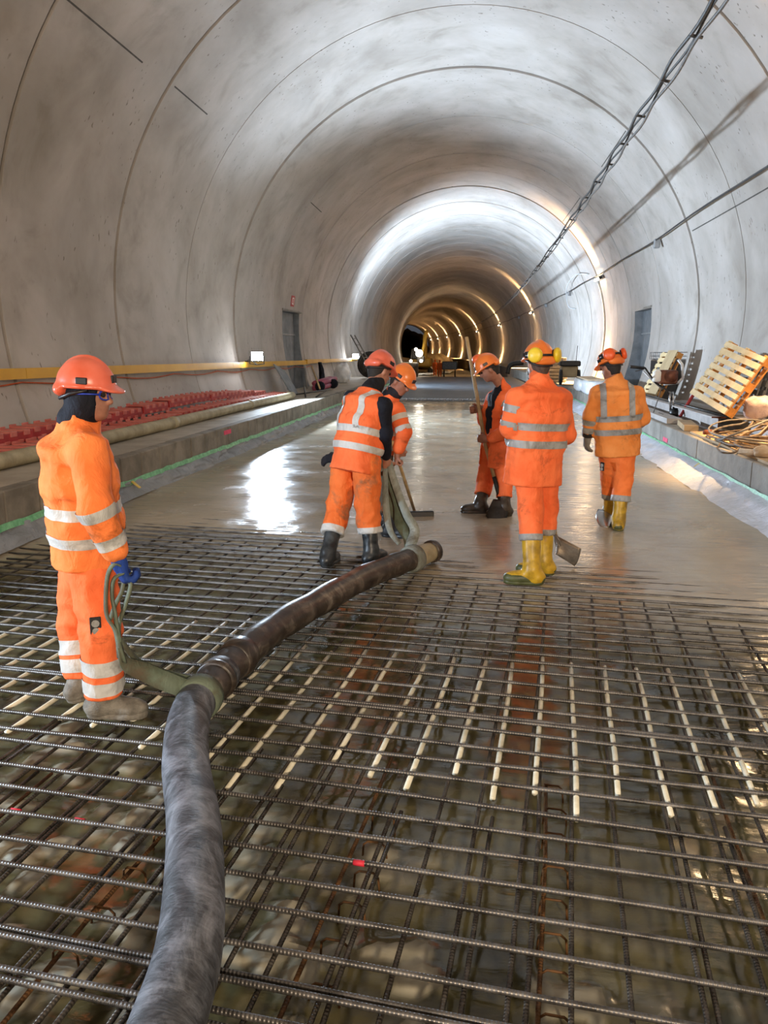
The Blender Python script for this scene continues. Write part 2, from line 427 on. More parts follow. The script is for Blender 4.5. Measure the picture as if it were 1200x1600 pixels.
class VNoise:
    def __init__(self, seed): self.g = np.random.RandomState(seed).rand(32, 32, 32)
    def __call__(self, X, Y, Z):
        out = 0
        i, j, k = np.floor(X).astype(int), np.floor(Y).astype(int), np.floor(Z).astype(int)
        fx, fy, fz = X - i, Y - j, Z - k
        fx, fy, fz = [f * f * (3 - 2 * f) for f in (fx, fy, fz)]
        g = self.g
        for a in (0, 1):
            for b in (0, 1):
                for c in (0, 1):
                    w = (fx if a else 1 - fx) * (fy if b else 1 - fy) * (fz if c else 1 - fz)
                    out = out + w * g[(i + a) & 31, (j + b) & 31, (k + c) & 31]
        return out * 2 - 1
VN = VNoise(3); VN2 = VNoise(5)
def fbm(x, y, s, oct=4):
    o = 0; a = 1.0
    for k in range(oct):
        o = o + a * VN(x * s + 7.3 * k, y * s + 3.1 * k, 0 * x + 0.5 + k); s *= 2.03; a *= 0.5
    return o

# ================================================================== THE SETTING
# ---- lining of the vault: one piece per cast block, with grooves between
lining = empty('ceiling', (TX, 0, 0), 'grey concrete tunnel vault cast in rings with dark joints', None, None, 'structure')
bounds = [-30, -23, -16.7, -10, -3.5, 3.2, 6.6, 10.04, 13.44, 16.84, 20.24, 24.2, 28.45, 31.1, 33.84]
while bounds[-1] < 200: bounds.append(bounds[-1] + 3.4 if bounds[-1] < 80 else bounds[-1] + 6.8)
strong = {10.04: (0.075, 0.05), 13.44: (0.085, 0.05), 20.24: (0.15, 0.09), 33.84: (0.20, 0.10), 28.45: (0.06, 0.05), 6.6: (0.06, 0.04)}
def gspec(b): return strong.get(round(b, 2), (0.09, 0.05) if b > 34 else (0.028, 0.025))   # width, depth of the joint
A0, A1, NA = math.radians(-38), math.radians(218), 80
NICHE = (25.45, 27.95, 0.42, 3.06)   # y0, y1, z0, z1 of both doorways
for i in range(len(bounds) - 1):
    y0, y1 = bounds[i], bounds[i + 1]
    (w0, g0), (w1, g1) = gspec(y0), gspec(y1)
    has_n = y0 < NICHE[0] and y1 > NICHE[1]
    ys = [y0, y0 + w0 * 0.40, y0 + w0 * 0.55]
    inner = list(np.linspace(y0 + w0 * 0.55, y1 - w1 * 0.55, 4 if y1 < 80 else 3))[1:-1]
    if has_n: inner = [NICHE[0], (NICHE[0] + NICHE[1]) / 2, NICHE[1]]
    ys += inner + [y1 - w1 * 0.55, y1 - w1 * 0.40, y1]
    dr = [g0, g0, 0] + [0] * len(inner) + [0, g1, g1]
    angs = list(np.linspace(A0, A1, NA + 1))
    if has_n:
        za, zb = [math.asin((z - TZ) / TR) for z in NICHE[2:]]
        for a in (za, zb, math.pi - za, math.pi - zb):
            k = min(range(len(angs)), key=lambda q: abs(angs[q] - a)); angs[k] = a
    mb = MB(); n = len(angs)
    mb.v = [tuple(on_ring(y, a, -d)) for y, d in zip(ys, dr) for a in angs]
    for r in range(len(ys) - 1):
        for c in range(n - 1):
            if has_n and ys[r] >= NICHE[0] - 1e-6 and ys[r + 1] <= NICHE[1] + 1e-6:
                am = (angs[c] + angs[c + 1]) / 2
                if za < am < zb or math.pi - zb < am < math.pi - za: continue
            mb.f.append((r * n + c, r * n + c + 1, (r + 1) * n + c + 1, (r + 1) * n + c))
    mb.build('lining_ring', 'lining', lining, smooth=False)
for b in bounds[1:-1]:  # added dark strips put the shade of the grooves into colour
    gw, gd = gspec(b); mb = MB()
    mb.v = [tuple(on_ring(y, a, -gd * 0.93)) for y in (b - gw * 0.42, b + gw * 0.42) for a in np.linspace(A0, A1, NA + 1)]
    mb.f = [(c, c + 1, NA + 2 + c, NA + 1 + c) for c in range(NA)]
    mb.build('joint_shade_strip', 'joint_dark', lining, True)
for o in lining.children:
    o.data.polygons.foreach_set('use_smooth', [True] * len(o.data.polygons))
    o.data.set_sharp_from_angle(angle=math.radians(25))

# longitudinal formwork seams between the joints
for a, ya, yb in ((142.4, 10.15, 12.4), (142, 13.6, 15.2), (141.5, 24.3, 26.0), (48, 20.4, 24.1), (48, 28.6, 33.6), (20, 13.6, 20.0)):
    mb = MB(); a = math.radians(a); yy = np.linspace(ya, yb, 9)
    mb.v = [tuple(on_ring(y, a + da, ins)) for i, y in enumerate(yy) for da, ins in ((-.0022, -.002), (-.0022, .004), (.0022, .004), (.0022, -.002))]
    mb.f = [(i * 4 + k, i * 4 + (k + 1) % 4, (i + 1) * 4 + (k + 1) % 4, (i + 1) * 4 + k) for i in range(8) for k in range(4)]
    mb.build('panel_seam', 'joint_dark', lining)
# ---- doorway recesses
for k, side in enumerate((-1, 1)):
    y0, y1, z0, z1 = NICHE
    o = empty('door_%d' % (k + 1), wall_pt((y0 + y1) / 2, z0, side), 
              ('dark recessed doorway in the left wall under the small red sign', 'grey recessed doorway in the right wall beyond the orange lamp')[k], None, None, 'structure')
    mb = MB(); deep = 0.34
    zs = np.linspace(z0, z1, 7)
    for ya, s in ((y0, 1), (y1, -1)):
        vs = []
        for z in zs:
            p = wall_pt(ya, z, side); q = wall_pt(ya, TZ, side); q.x += side * deep; q.z = z
            vs += [p, q]
        mb.add(vs, [(2 * i, 2 * i + 1, 2 * i + 3, 2 * i + 2) for i in range(6)])
    for z in (z0, z1):
        ps = [wall_pt(y0, z, side), wall_pt(y1, z, side)]
        qs = [Vector((wall_pt(y, TZ, side).x + side * deep, y, z)) for y in (y1, y0)]
        mb.add(ps + qs, [(0, 1, 2, 3)])
    mb.build('reveal', 'niche_wall', o)
    xw = wall_pt((y0 + y1) / 2, TZ, side).x + side * (deep - 0.08)
    MB().box((xw, (y0 + y1) / 2, (z0 + z1) / 2), (0.08, y1 - y0 + 0.1, z1 - z0), None, 0.01).build('door_panel', 'niche_wall', o)
    MB().box((xw - side * 0.06, (y0 + y1) / 2, z0 + 0.72 * (z1 - z0)), (0.04, y1 - y0, 0.05)).build('rail', 'grey_plastic', o)
    fr = MB()
    fr.box((wall_pt(y0, z1, side).x + side * 0.02, (y0 + y1) / 2, z1 + 0.04), (0.12, y1 - y0 + 0.16, 0.05))
    fr.build('lintel', 'bench_concrete', o)

# ---- unlined rock tunnel far beyond
mb = MB(); rr = []
for j, y in enumerate(np.linspace(200, 300, 11)):
    for a in np.linspace(A0, A1, 41):
        r = 5.4 + 0.25 * math.sin(a * 9 + j * 1.7) + 0.2 * math.sin(a * 17 - j)
        rr.append((cxn(y) + r * math.cos(a), y, TZ - 0.9 + r * math.sin(a)))
mb.v = rr; mb.f = [(j * 41 + c, j * 41 + c + 1, (j + 1) * 41 + c + 1, (j + 1) * 41 + c) for j in range(10) for c in range(40)]
mb.f.append(tuple(10 * 41 + c for c in range(41)))
tag(mb.build('wall_rock', 'rock', None, True), 'dark unlined rock tunnel beyond the last lit ring', None, None, 'structure')
# added unseen cap, keeps world light out of the open rear end
MBr = MB(); MBr.v = [tuple(on_ring(-30, a)) for a in np.linspace(A0, A1, 41)]; MBr.f = [tuple(range(41))]
tag(MBr.build('wall_back_added', 'lining'), 'added unseen cap closing the tunnel behind the viewer', None, None, 'structure')

# ---- floor: poured wet concrete running down into the open reinforcement
EDGE_X = [-4.6, -4.36, -3.57, -2.44, -1.68, -0.78, -0.35, 0.17, 0.92, 1.43, 1.88, 2.8]
EDGE_Y = [6.0, 6.25, 7.35, 7.5, 7.15, 6.4, 6.3, 6.05, 6.1, 5.6, 5.35, 5.0]
def floor_z(x, y):
    x = np.asarray(x, float); y = np.asarray(y, float)
    e = np.interp(x, EDGE_X, EDGE_Y) + 0.16 * fbm(x, y, 1.3, 3)
    d = y - e
    t = np.clip((d + 2.3) / 2.8, 0, 1); t = t * t * (3 - 2 * t)
    z = -0.115 + 0.132 * t
    lump = np.clip(fbm(x + 3, y, 8.5, 5) - 0.02, 0, 1) * np.clip((2.7 - y - 0.55 * x) / 0.8, 0, 1)
    z = z + (1 - t) * (0.014 * fbm(x, y, 3.1, 4) + 0.055 * lump)
    z = z + t * 0.005 * fbm(x, y, 1.1, 3) + 0.012 * np.exp(-(d / 0.35) ** 2) * fbm(x + 9, y, 4.0, 3)
    return z, t, np.clip((lump * (1 - t) - 0.08) * 4.0, 0, 1)
xs = np.linspace(-3.62, 3.84, 246)      # across, relative to the tunnel axis
ys = np.concatenate([np.linspace(-29.5, 0.0, 12)[:-1], np.arange(0.0, 0.9, 0.15), np.arange(0.9, 9.0, 0.03), np.arange(9.0, 14, 0.12), np.arange(14, 27.8, 0.6), [27.8]])
XX, YY = np.meshgrid(xs, ys)
OFF = np.where(YY > 0, -YY ** 2 * TK / 2, 0)
WX = XX + TX + OFF
ZZ, TT, LL = floor_z(WX, YY)
nx = len(xs)
fl = make_obj('floor', np.stack([WX, YY, ZZ], -1).reshape(-1, 3), [(j * nx + i, j * nx + i + 1, (j + 1) * nx + i + 1, (j + 1) * nx + i) for j in range(len(ys) - 1) for i in range(nx - 1)], 'wet', None, True, origin=(0, 0, 0))
at_p = fl.data.attributes.new('pour', 'FLOAT', 'POINT'); at_p.data.foreach_set('value', TT.reshape(-1).astype(np.float32))
at_p = fl.data.attributes.new('lump', 'FLOAT', 'POINT'); at_p.data.foreach_set('value', LL.reshape(-1).astype(np.float32))
tag(fl, 'freshly poured wet concrete floor running out over the reinforcement', None, None, 'structure')
def strip(name, mat, ya, yb, x0, x1, z, label, n=12, thick=0.25):
    mb = MB(); yy = np.linspace(ya, yb, n + 1)
    for y in yy:
        for (x, zz) in ((x0, z), (x1, z), (x1, z - thick), (x0, z - thick)): mb.v.append((TX + off(y) + x, y, zz))
    mb.f = [(i * 4 + k, i * 4 + (k + 1) % 4, (i + 1) * 4 + (k + 1) % 4, (i + 1) * 4 + k) for i in range(n) for k in range(4)] + [(0, 3, 2, 1), (n * 4, n * 4 + 1, n * 4 + 2, n * 4 + 3)]
    o = mb.build(name, mat)
    if label: tag(o, label, None, None, 'structure')
    return o
strip('floor_dark_slab', 'dark_slab', 27.8, 54.0, -3.7, 3.5, 0.035, 'dark grey dry floor section beyond the wet concrete')
strip('floor_far', 'far_ground', 54.0, 300, -5.4, 5.4, -0.9, 'sandy lower ground far down the tunnel', 40)

# ---- side benches
def bench(name, label, side, edge, ztop, blk_len, blk_mat, gap, tiny):
    """edge: distance of the front edge from the tunnel axis"""
    root = empty(name, (TX + side * edge, 10, 0), label, None, None, 'structure')
    inner = edge + 0.16
    mb = MB(); yy = list(np.linspace(-29.5, 0, 6)) + list(np.arange(4, 200, 6.0)); pr = []
    for y in yy:
        xw = side * (math.sqrt(TR ** 2 - (ztop - TZ) ** 2) + 0.12)
        for (x, z) in ((side * inner, ztop), (xw, ztop), (xw, -0.9), (side * inner, -0.9)): mb.v.append((TX + off(y) + x, y, z))
    m = len(yy)
    mb.f = [(i * 4 + k, i * 4 + (k + 1) % 4, (i + 1) * 4 + (k + 1) % 4, (i + 1) * 4 + k) for i in range(m - 1) for k in range(4)]
    mb.build('walkway_slab', 'bench_top', root)
    core = MB()
    for y in yy:
        for (x, z) in ((edge + 0.03, ztop - 0.03), (edge + 0.17, ztop - 0.03), (edge + 0.17, -0.9), (edge + 0.03, -0.9)): core.v.append((TX + off(y) + side * x, y, z))
    core.f = [(i * 4 + k, i * 4 + (k + 1) % 4, (i + 1) * 4 + (k + 1) % 4, (i + 1) * 4 + k) for i in range(m - 1) for k in range(4)]
    core.build('kerb_core', 'joint_dark', root)
    proto = MB().box((0, 0, 0), (0.165, blk_len - gap, ztop + 0.2), None, 0.012)
    me = None; y = -5.0; k = 0
    while y < 60:
        if me is None:
            o = make_obj('kerb_block', proto.v, proto.f, blk_mat, root, origin='local'); me = o.data
        else:
            o = bpy.data.objects.new('kerb_block', me); COL.objects.link(o); o.parent = root
        yc = y + blk_len / 2; rv = random.uniform(-tiny, tiny)
        wx = TX + off(yc) + side * (edge + 0.08 + rv)
        o.location = Vector((wx, yc, (ztop - 0.2) / 2 + 0.004 + rv * 0.6)) - Vector(root.location)
        o.rotation_euler = (0, 0, math.atan2(yc * TK, 1) if yc > 0 else 0)
        y += blk_len; k += 1
    return root
LE, RE = 3.58, 3.79
bench('trim_1', 'left walkway bench with a kerb of grey concrete blocks', -1, LE, 0.50, 0.57, 'bench_block', 0.016, 0.006)
bench('trim_2', 'right walkway bench with a smooth grey concrete kerb', 1, RE, 0.50, 2.4, 'bench_concrete', 0.008, 0.002)

# ---- plastic sheeting with green tape on both sides
def sheeting(side, y0, y1, foot, top, ztop, label, seed, mat='sheet'):
    n = int((y1 - y0) / 0.09); mb = MB(); R = np.random.RandomState(seed)
    def fn(u, v):
        y = y0 + (y1 - y0) * u
        x = foot + (top - foot) * (v ** 0.8)
        wob = 0.05 * VN(np.array(y * 3.1), np.array(v * 3 + seed), np.array(0.3)) + 0.035 * VN2(np.array(y * 8.0), np.array(v * 4.0), np.array(seed * 1.0))
        z = 0.0 + ztop * v + (0.02 * VN(np.array(y * 2.3), np.array(9.0), np.array(seed * 1.0)) if v < .95 else 0)
        return (TX + off(y) + side * (x - wob * math.sin(math.pi * min(1, v * 0.95 + 0.05))), y, float(z) + 0.01)
    mb.grid(fn, n, 10)
    root = mb.build('plastic_sheet', mat, None, True)
    tag(root, label, 'plastic sheet')
    tp = MB()
    def fn2(u, v):
        y = y0 + (y1 - y0) * u
        wob = 0.010 * float(VN(np.array(y * 6.0), np.array(1.0), np.array(seed * 1.0)))
        return (TX + off(y) + side * (top - 0.012 - 0.018 * (1 - v)), y, ztop + 0.005 - 0.035 * (1 - v) + 0.04 * v * 0.6 + wob)
    tp.grid(fn2, n, 2)
    tp.build('green_tape', 'green_tape', root, True)
    return root
sheeting(1, 4.5, 40, 3.36, RE - 0.01, 0.19, 'clear crumpled plastic sheet taped in green along the right kerb', 2)
sheeting(-1, 4.2, 40, 3.42, LE - 0.01, 0.19, 'grey plastic sheet taped in green along the left block kerb', 4, 'sheet_grey')

# ================================================================== REINFORCEMENT
MAT_ROT = math.radians(-5.1)
E1 = Vector((math.cos(MAT_ROT), math.sin(MAT_ROT), 0)); E2 = Vector((-math.sin(MAT_ROT), math.cos(MAT_ROT), 0))
rebar = empty('rebar_mat', (-0.8, 4.0, 0.0), 'steel reinforcement mat of crossing ribbed bars over the whole floor', 'rebar')
def bar_pts(a, b, wob, n=9):
    a, b = Vector(a), Vector(b); d = (b - a); s = Vector((-d.y, d.x, 0)).normalized()
    p1, p2 = random.uniform(-1, 1) * wob, random.uniform(-1, 1) * wob; q1 = random.uniform(-1, 1) * wob * 0.6
    out = []
    for i in range(n):
        t = i / (n - 1)
        out.append(a + d * t + s * (p1 * math.sin(math.pi * t) + p2 * math.sin(2 * math.pi * t)) + Vector((0, 0, 1)) * q1 * math.sin(3 * math.pi * t))
    return out
def bar(a, b, r, mat, name, wob=0.012, n=9):
    return MB().tube(bar_pts(a, b, wob, n), r, 7).build(name, mat, rebar, True)
# transverse bars, upper layer
v = 1.02; k = 0
cross_v = []
while v < 8.3:
    cross_v.append(v)
    if random.random() < 0.16: cross_v.append(v + random.uniform(0.024, 0.04))
    v += 0.146 + random.uniform(-0.018, 0.018)
for v in cross_v:
    tilt = random.gauss(0, 0.006)
    d = (E1 + E2 * tilt).normalized()
    c = Vector((0, v + 0.04, 0))
    ta = (-4.22 - c.x) / d.x; tb = (2.58 - c.x) / d.x
    if random.random() < 0.5: ta += random.uniform(0, 0.12)
    bar(c + d * ta, c + d * tb, 0.0098, 'bar_x', 'cross_bar', 0.010, 11)
# longitudinal bars
cc = -4.55; i = 0; longs = []
while cc < 2.5:
    longs.append(cc); cc += 0.178 + random.uniform(-0.02, 0.02)
def lpt(c, v, z): return Vector((c, 0, 0)) + E2 * v + Vector((0, 0, z))
for i, c in enumerate(longs):
    y0 = 1.0; y1 = 8.2
    # x grows with v because of the mat's rotation; keep inside the floor
    if c + 0.09 * y1 > 2.55: y1 = max(1.6, (2.55 - c) / 0.09)
    if c + 0.09 * y0 < -4.2: y0 = max(1.0, (-4.2 - c) / 0.09)
    if y1 - y0 > 0.5:
        bar(lpt(c, y0, -0.019), lpt(c, y1, -0.019), 0.0085, 'bar_y', 'long_bar', 0.012)
    if c + 0.09 * 3.2 > -4.1 and c + .27 < 2.5 and random.random() < 0.8:
        e = random.uniform(2.7, 3.3)
        bar(lpt(c + random.uniform(0.035, 0.06), 1.0, -0.020), lpt(c + 0.04, e, -0.020), 0.0085, 'bar_y', 'lap_bar', 0.008, 5)
    if i % 4 == 1 and c + .2 > -4.1:
        bar(lpt(c + 0.09, 1.2, -0.052), lpt(c + 0.07, random.uniform(2.4, 3.6), -0.052), 0.008, 'bar_rust', 'lower_bar', 0.01, 5)
# pale rods lying in the mat
for i, c in enumerate(longs):
    x0 = c + 0.028
    if not (-3.75 < x0 < 1.05): continue
    va = 2.9 + random.uniform(-0.12, 0.2); vb = 4.36 + random.uniform(-0.06, 0.06)
    if x0 < -1.9: va += 0.3; vb += 0.42
    bar(lpt(x0, va, -0.014), lpt(x0 + random.uniform(-0.02, 0.02), vb, -0.014), 0.0122, 'white_bar', 'pale_rod', 0.006, 5)
# bent wire chairs between the layers
for row, (cx0, n0, y0, dy) in enumerate(((-0.62, 7, 1.72, 0.17), (0.04, 7, 1.55, 0.16), (-1.42, 5, 1.9, 0.2), (0.02, 3, 2.72, 0.17))):
    for q in range(n0):
        p = lpt(cx0 + random.uniform(-0.012, 0.012), y0 + q * dy, 0); w = 0.042
        z0, z1 = -0.13, -0.036 + random.uniform(-0.008, 0.006)
        pts = [p - E1 * w * 1.15 + Vector((0, 0, z0)), p - E1 * w + Vector((0, 0, z1 - 0.015)), p - E1 * w * 0.6 + Vector((0, 0, z1)), p + E1 * w * 0.6 + Vector((0, 0, z1)), p + E1 * w + Vector((0, 0, z1 - 0.015)), p + E1 * w * 1.15 + Vector((0, 0, z0))]
        MB().tube(pts, 0.0042, 5).build('wire_chair', 'bar_rust', rebar, True)
# red paint marks on bars
for (px, py) in ((20, 1272), (118, 1290), (566, 1330)):
    p = Vector(gnd(px, py, 0.0)); v = min(cross_v, key=lambda q: abs((q + 0.04 - 0.09 * p.x) - p.y))
    c = Vector((0, v + 0.04, 0)); t = p.x / E1.x
    MB().tube([c + E1 * (t - 0.02) + Vector((0, 0, .001)), c + E1 * (t + 0.02) + Vector((0, 0, .001))], 0.0108, 7).build('paint_mark', 'red_paint', rebar, True)

# ================================================================== HOSE
HR = 0.095
hose_px = [(248, 1640), (292, 1500), (303, 1390), (302, 1280), (290, 1185), (300, 1110), (338, 1062), (378, 1022), (432, 980), (500, 940), (568, 903), (620, 882), (652, 870)]
hp = [gnd(px, py, 0.11) for px, py in hose_px]
first = hp[0] + (hp[0] - hp[1]) * 2.0
hp = [first + np.array([0.05, -0.5, 0]), first] + hp
hpath = spline(hp, 8)
hose = empty('concrete_hose', hp[6], 'thick grey rubber concrete hose snaking across the reinforcement', 'hose')
ncut = 8 * 7 + 4
lens = [0]; 
MB().tube(hpath[:ncut + 1], HR, 22).build('hose_near_length', 'hose', hose, True)
hr2 = [HR * (0.96 + 0.04 * math.sin(i * 0.9)) for i in range(len(hpath) - ncut)]
MB().tube(hpath[ncut:], hr2, 22).build('hose_muddy_length', 'hose_mud', hose, True)
def collar(name, idx, r0, r1, length, mat):
    p = Vector(hpath[idx]); d = (Vector(hpath[min(idx + 1, len(hpath) - 1)]) - Vector(hpath[idx - 1])).normalized()
    prof = [(r0 * 0.9, -length / 2), (r0, -length / 2 + 0.012), (r1, 0), (r0, length / 2 - 0.012), (r0 * 0.9, length / 2)]
    return MB().lathe(prof, p, d, 22).build(name, mat, hose, True)
collar('coupling', 8 * 9 - 1, HR * 1.10, HR * 1.16, 0.14, 'hose_mud')
collar('coupling', 8 * 8 + 1, HR * 1.05, HR * 1.07, 0.10, 'hose')
pe = Vector(hpath[-1]); de = (pe - Vector(hpath[-4])).normalized()
MB().lathe([(HR * 1.02, -0.02), (HR * 1.04, 0.0), (HR * 0.96, 0.02), (0.082, 0.16), (0.080, 0.20)], pe, de, 20).build('end_sleeve', 'pipe_beige', hose, True)
MB().lathe([(0.088, 0.19), (0.096, 0.20), (0.096, 0.24), (0.07, 0.245), (0.064, 0.22)], pe, de, 20).build('end_ring', 'hose_mud', hose, True)

# ================================================================== LEFT SIDE THINGS
# yellow guard rail on the wall
rail = empty('guard_rail', wall_pt(16, 1.4, -1, 0.12), 'long flat yellow guard rail running along the left wall', 'rail')
rz = lambda y: 1.505 - 0.0052 * y
def rail_piece(ya, yb, zo=0.0, th=0.055, h=0.145):
    mb = MB(); n = 6
    for y in np.linspace(ya, yb, n + 1):
        z = rz(y) + zo; x = wall_pt(y, z, -1, 0.16).x
        for (dx, dz) in ((0, -h / 2), (th, -h / 2), (th, h / 2), (0, h / 2)): mb.v.append((x + dx, y, z + dz))
    mb.f = [(i * 4 + k, i * 4 + (k + 1) % 4, (i + 1) * 4 + (k + 1) % 4, (i + 1) * 4 + k) for i in range(n) for k in range(4)] + [(3, 2, 1, 0), (n * 4, n * 4 + 1, n * 4 + 2, n * 4 + 3)]
    mb.build('rail_length', 'yellow_paint', rail)
rail_piece(-4, 10); rail_piece(10.01, 19); rail_piece(19.01, 28.2); rail_piece(27.6, 40.5, 0.03, 0.09)
for y in np.arange(-2, 40, 3.0):
    p = wall_pt(y, rz(y), -1, 0.16)
    MB().box((p.x - 0.09, y, rz(y)), (0.2, 0.05, 0.06)).build('bracket', 'grey_plastic', rail)
# thin orange cable sagging below the rail
pts = []
for i in range(61):
    y = 2 + i * 0.45; s = abs(math.sin(i * 0.52)); z = rz(y) - 0.12 - 0.06 * s
    pts.append(wall_pt(y, z, -1, 0.05))
tag(MB().tube(pts, 0.012, 6).build('orange_cable', 'orange_cable', None, True), 'thin orange cable sagging below the yellow guard rail', 'cable')

# long pale pipe on the bench
pts = [Vector((TX + off(y) - 4.40 + 0.015 * math.sin(y * 0.7), y, 0.595)) for y in np.linspace(4.5, 20.6, 30)]
pipe = empty('drain_pipe', pts[12] - Vector((0, 0, 0.09)), 'long pale beige pipe lying in front of the red racks', 'pipe')
MB().tube(pts, 0.092, 14).build('pipe_length', 'pipe_beige', pipe, True)
for k in (14, 22):
    d = (pts[k + 1] - pts[k]).normalized()
    MB().lathe([(0.09, -0.09), (0.103, -0.085), (0.103, 0.085), (0.09, 0.09)], pts[k], d, 14).build('pipe_socket', 'pipe_beige', pipe, True)
# a shorter second stretch with the pale slab of light on the bench beyond
# red plastic rack units in two rows
def rack():
    r = empty('plastic_rack', (0, 0, 0), 'red', 'plastic rack')
    L = 1.08
    for sx, h in ((0.0, 0.13), (-0.30, 0.13)):
        MB().box((sx, 0, h / 2), (0.035, L, h), None, 0.006).build('side_rail', 'red_plastic', r, origin='local')
    for q in range(4):
        y = -L / 2 + 0.135 + q * 0.27
        mb = MB(); mb.box((-0.15, y, 0.138), (0.36, 0.13, 0.03), None, 0.006)
        mb.box((0.016, y, 0.115), (0.022, 0.13, 0.06), None, 0.004); mb.box((-0.318, y, 0.145), (0.022, 0.13, 0.06), None, 0.004)
        mb.build('rung', 'pink_plastic', r, origin='local')
        MB().box((0.024, y + 0.13, 0.022), (0.02, 0.10, 0.04), None, 0.004).build('foot_tab', 'pink_plastic', r, origin='local')
    return r
proto = rack(); firstr = True
ORD = ['last', 'second', 'third', 'fourth', 'fifth', 'sixth', 'seventh', 'eighth', 'ninth', 'tenth', 'eleventh', 'twelfth', 'thirteenth', 'fourteenth', 'fifteenth', 'sixteenth', 'seventeenth']
rowlabel = ('red plastic rack unit in the front row against the pale pipe', 'red plastic rack unit in the raised rear row against the wall')
for row, (ax, z0, ya, yb) in enumerate(((-4.60, 0.50, 5.0, 21.5), (-4.98, 0.64, 5.3, 20.4))):
    y = ya; made = []
    while y < yb:
        o = proto if firstr else copy_tree(proto); firstr = False
        xx = TX + off(y) + ax + random.uniform(-0.02, 0.02)
        fall = 0.0 if y < 17.5 else (y - 17.5) * 0.03
        o.location = (xx, y, z0 + random.uniform(0, 0.012) + (0.10 * math.exp(-((y - 15) / 3.0) ** 2) if row else 0.05 * math.exp(-((y - 15) / 3.0) ** 2)) - (fall if row else 0))
        o.rotation_euler = (0.0, 0, math.radians(random.uniform(-1.2, 1.2)) + y * TK)
        made.append(o)
        y += 1.10
    for m, o in enumerate(reversed(made)):
        tag(o, 'red plastic rack unit of the ' + ('front row' if row == 0 else 'raised rear row') + ', ' + (ORD[m] + ' from its far end' if m else 'farthest of that row'), 'plastic rack', ('front row of red racks', 'rear row of red racks')[row])
# timber under the raised rear row
mb = MB(); yy = np.linspace(4.6, 20.9, 9)
for y in yy:
    for (x, z) in ((-5.02, 0.502), (-5.02, 0.638), (-5.24, 0.638), (-5.24, 0.502)): mb.v.append((TX + off(y) + x, y, z))
mb.f = [(i * 4 + k, i * 4 + (k + 1) % 4, (i + 1) * 4 + (k + 1) % 4, (i + 1) * 4 + k) for i in range(8) for k in range(4)] + [(0, 1, 2, 3), (35, 34, 33, 32)]
tag(mb.build('timber_beam', 'wood_grey'), 'grey timber beam under the rear row of red racks', 'timber')
# flood lights
def flood(name, loc, label, aim):
    r = empty(name, loc, label, 'work light')
    d = (Vector(aim) - Vector(loc)); d.z = 0; d.normalize(); q = d.to_track_quat('Y', 'Z').to_matrix()
    L = Vector(loc)
    MB().box(L, (0.34, 0.07, 0.26), q, 0.015).build('housing', 'black_plastic', r)
    MB().box(L + q @ Vector((0, 0.04, 0)), (0.30, 0.012, 0.22), q).build('led_panel', 'flood_glow', r)
    MB().tube([L + q @ Vector(p) for p in ((-0.19, 0, 0), (-0.19, -0.02, -0.2), (0, -0.02, -0.22), (0.19, -0.02, -0.2), (0.19, 0, 0))], 0.012, 6).build('bracket', 'black_plastic', r, True)
    z = rz(L.y); x = wall_pt(L.y, z, -1, 0.16).x
    MB().tube([L + q @ Vector((0, -0.02, -0.22)), Vector((x + 0.10, L.y, z + 0.16)), Vector((x + 0.03, L.y, z + 0.09))], 0.016, 8).build('clamp_arm', 'grey_plastic', r, True)
    MB().box((x + 0.03, L.y, z + 0.09), (0.10, 0.12, 0.03), None, 0.005).build('clamp', 'black_plastic', r)
flood('flood_light', FLOOD1, 'bright white flood light clamped to the yellow rail before the left doorway', (0, 8.0, 1.6))
flood('flood_light', FLOOD2, 'second smaller-looking flood light at the far end of the yellow rail', (0, 8.0, 1.6))
# small square sign above the left doorway
sp = wall_pt(26.7, 3.42, -1, 0.015); nrm = Vector((1, -0.0, -0.15)).normalized(); rq = nrm.to_track_quat('Y', 'Z').to_matrix()
sg = empty('wall_sign', sp, 'small red square sign above the left doorway', 'sign')
MB().box(sp, (0.42, 0.02, 0.36), rq, 0.004).build('plate', 'sign_red', sg)
for (a, b, w, h) in ((-0.09, 0.0, 0.035, 0.24), (0.0, 0.10, 0.15, 0.035), (0.09, 0.0, 0.035, 0.20), (0.03, -0.09, 0.10, 0.035)):
    MB().box(sp + rq @ Vector((a, 0.012, b)), (w, 0.006, h), rq).build('pictogram', 'sign_white', sg)
# cable tray leaning beyond the doorway, and site clutter further down the left bench
def lean_board(name, a, b, w, mat, label, cat):
    a, b = Vector(a), Vector(b); d = b - a; s = Vector((0, 1, 0)); s = (s - d * (s.dot(d) / d.length_squared)).normalized(); n = d.cross(s).normalized()
    mb = MB(); mb.frame_box(a - s * w / 2, d, s * w, n * 0.03); 
    for t in (0.1, 0.5, 0.9): mb.frame_box(a - s * w * 0.45 + d * t + n * 0.03, d * 0.03, s * w * 0.9, n * 0.03)
    return tag(mb.build(name, mat), label, cat)
lean_board('leaning_panel', (-5.85, 22.7, 0.52), (-6.42, 23.1, 1.28), 0.7, 'niche_wall', 'dark blue-grey panel leaning below the rail at the left doorway', 'panel')
roll = empty('fence_roll', (-5.55, 24.5, 0.5), 'purple plastic fence bundle lying past the red racks', 'plastic fence')
for q in range(4):
    MB().tube([(-5.7 + 0.17 * (q % 2), 24.6, 0.60 + 0.14 * (q // 2)), (-5.9 + 0.17 * (q % 2), 28.0, 0.62 + 0.16 * (q // 2))], 0.09, 10).build('fence_tube', 'purple_plastic', roll, True)
for q, y in enumerate((24.5, 26.6)):
    MB().lathe([(0.12, -.06), (0.16, -.04), (0.16, .04), (0.12, .06)], (-5.5, y, 0.66), (0, 1, 0.1), 12).build('end_cap', 'navy', roll, True)
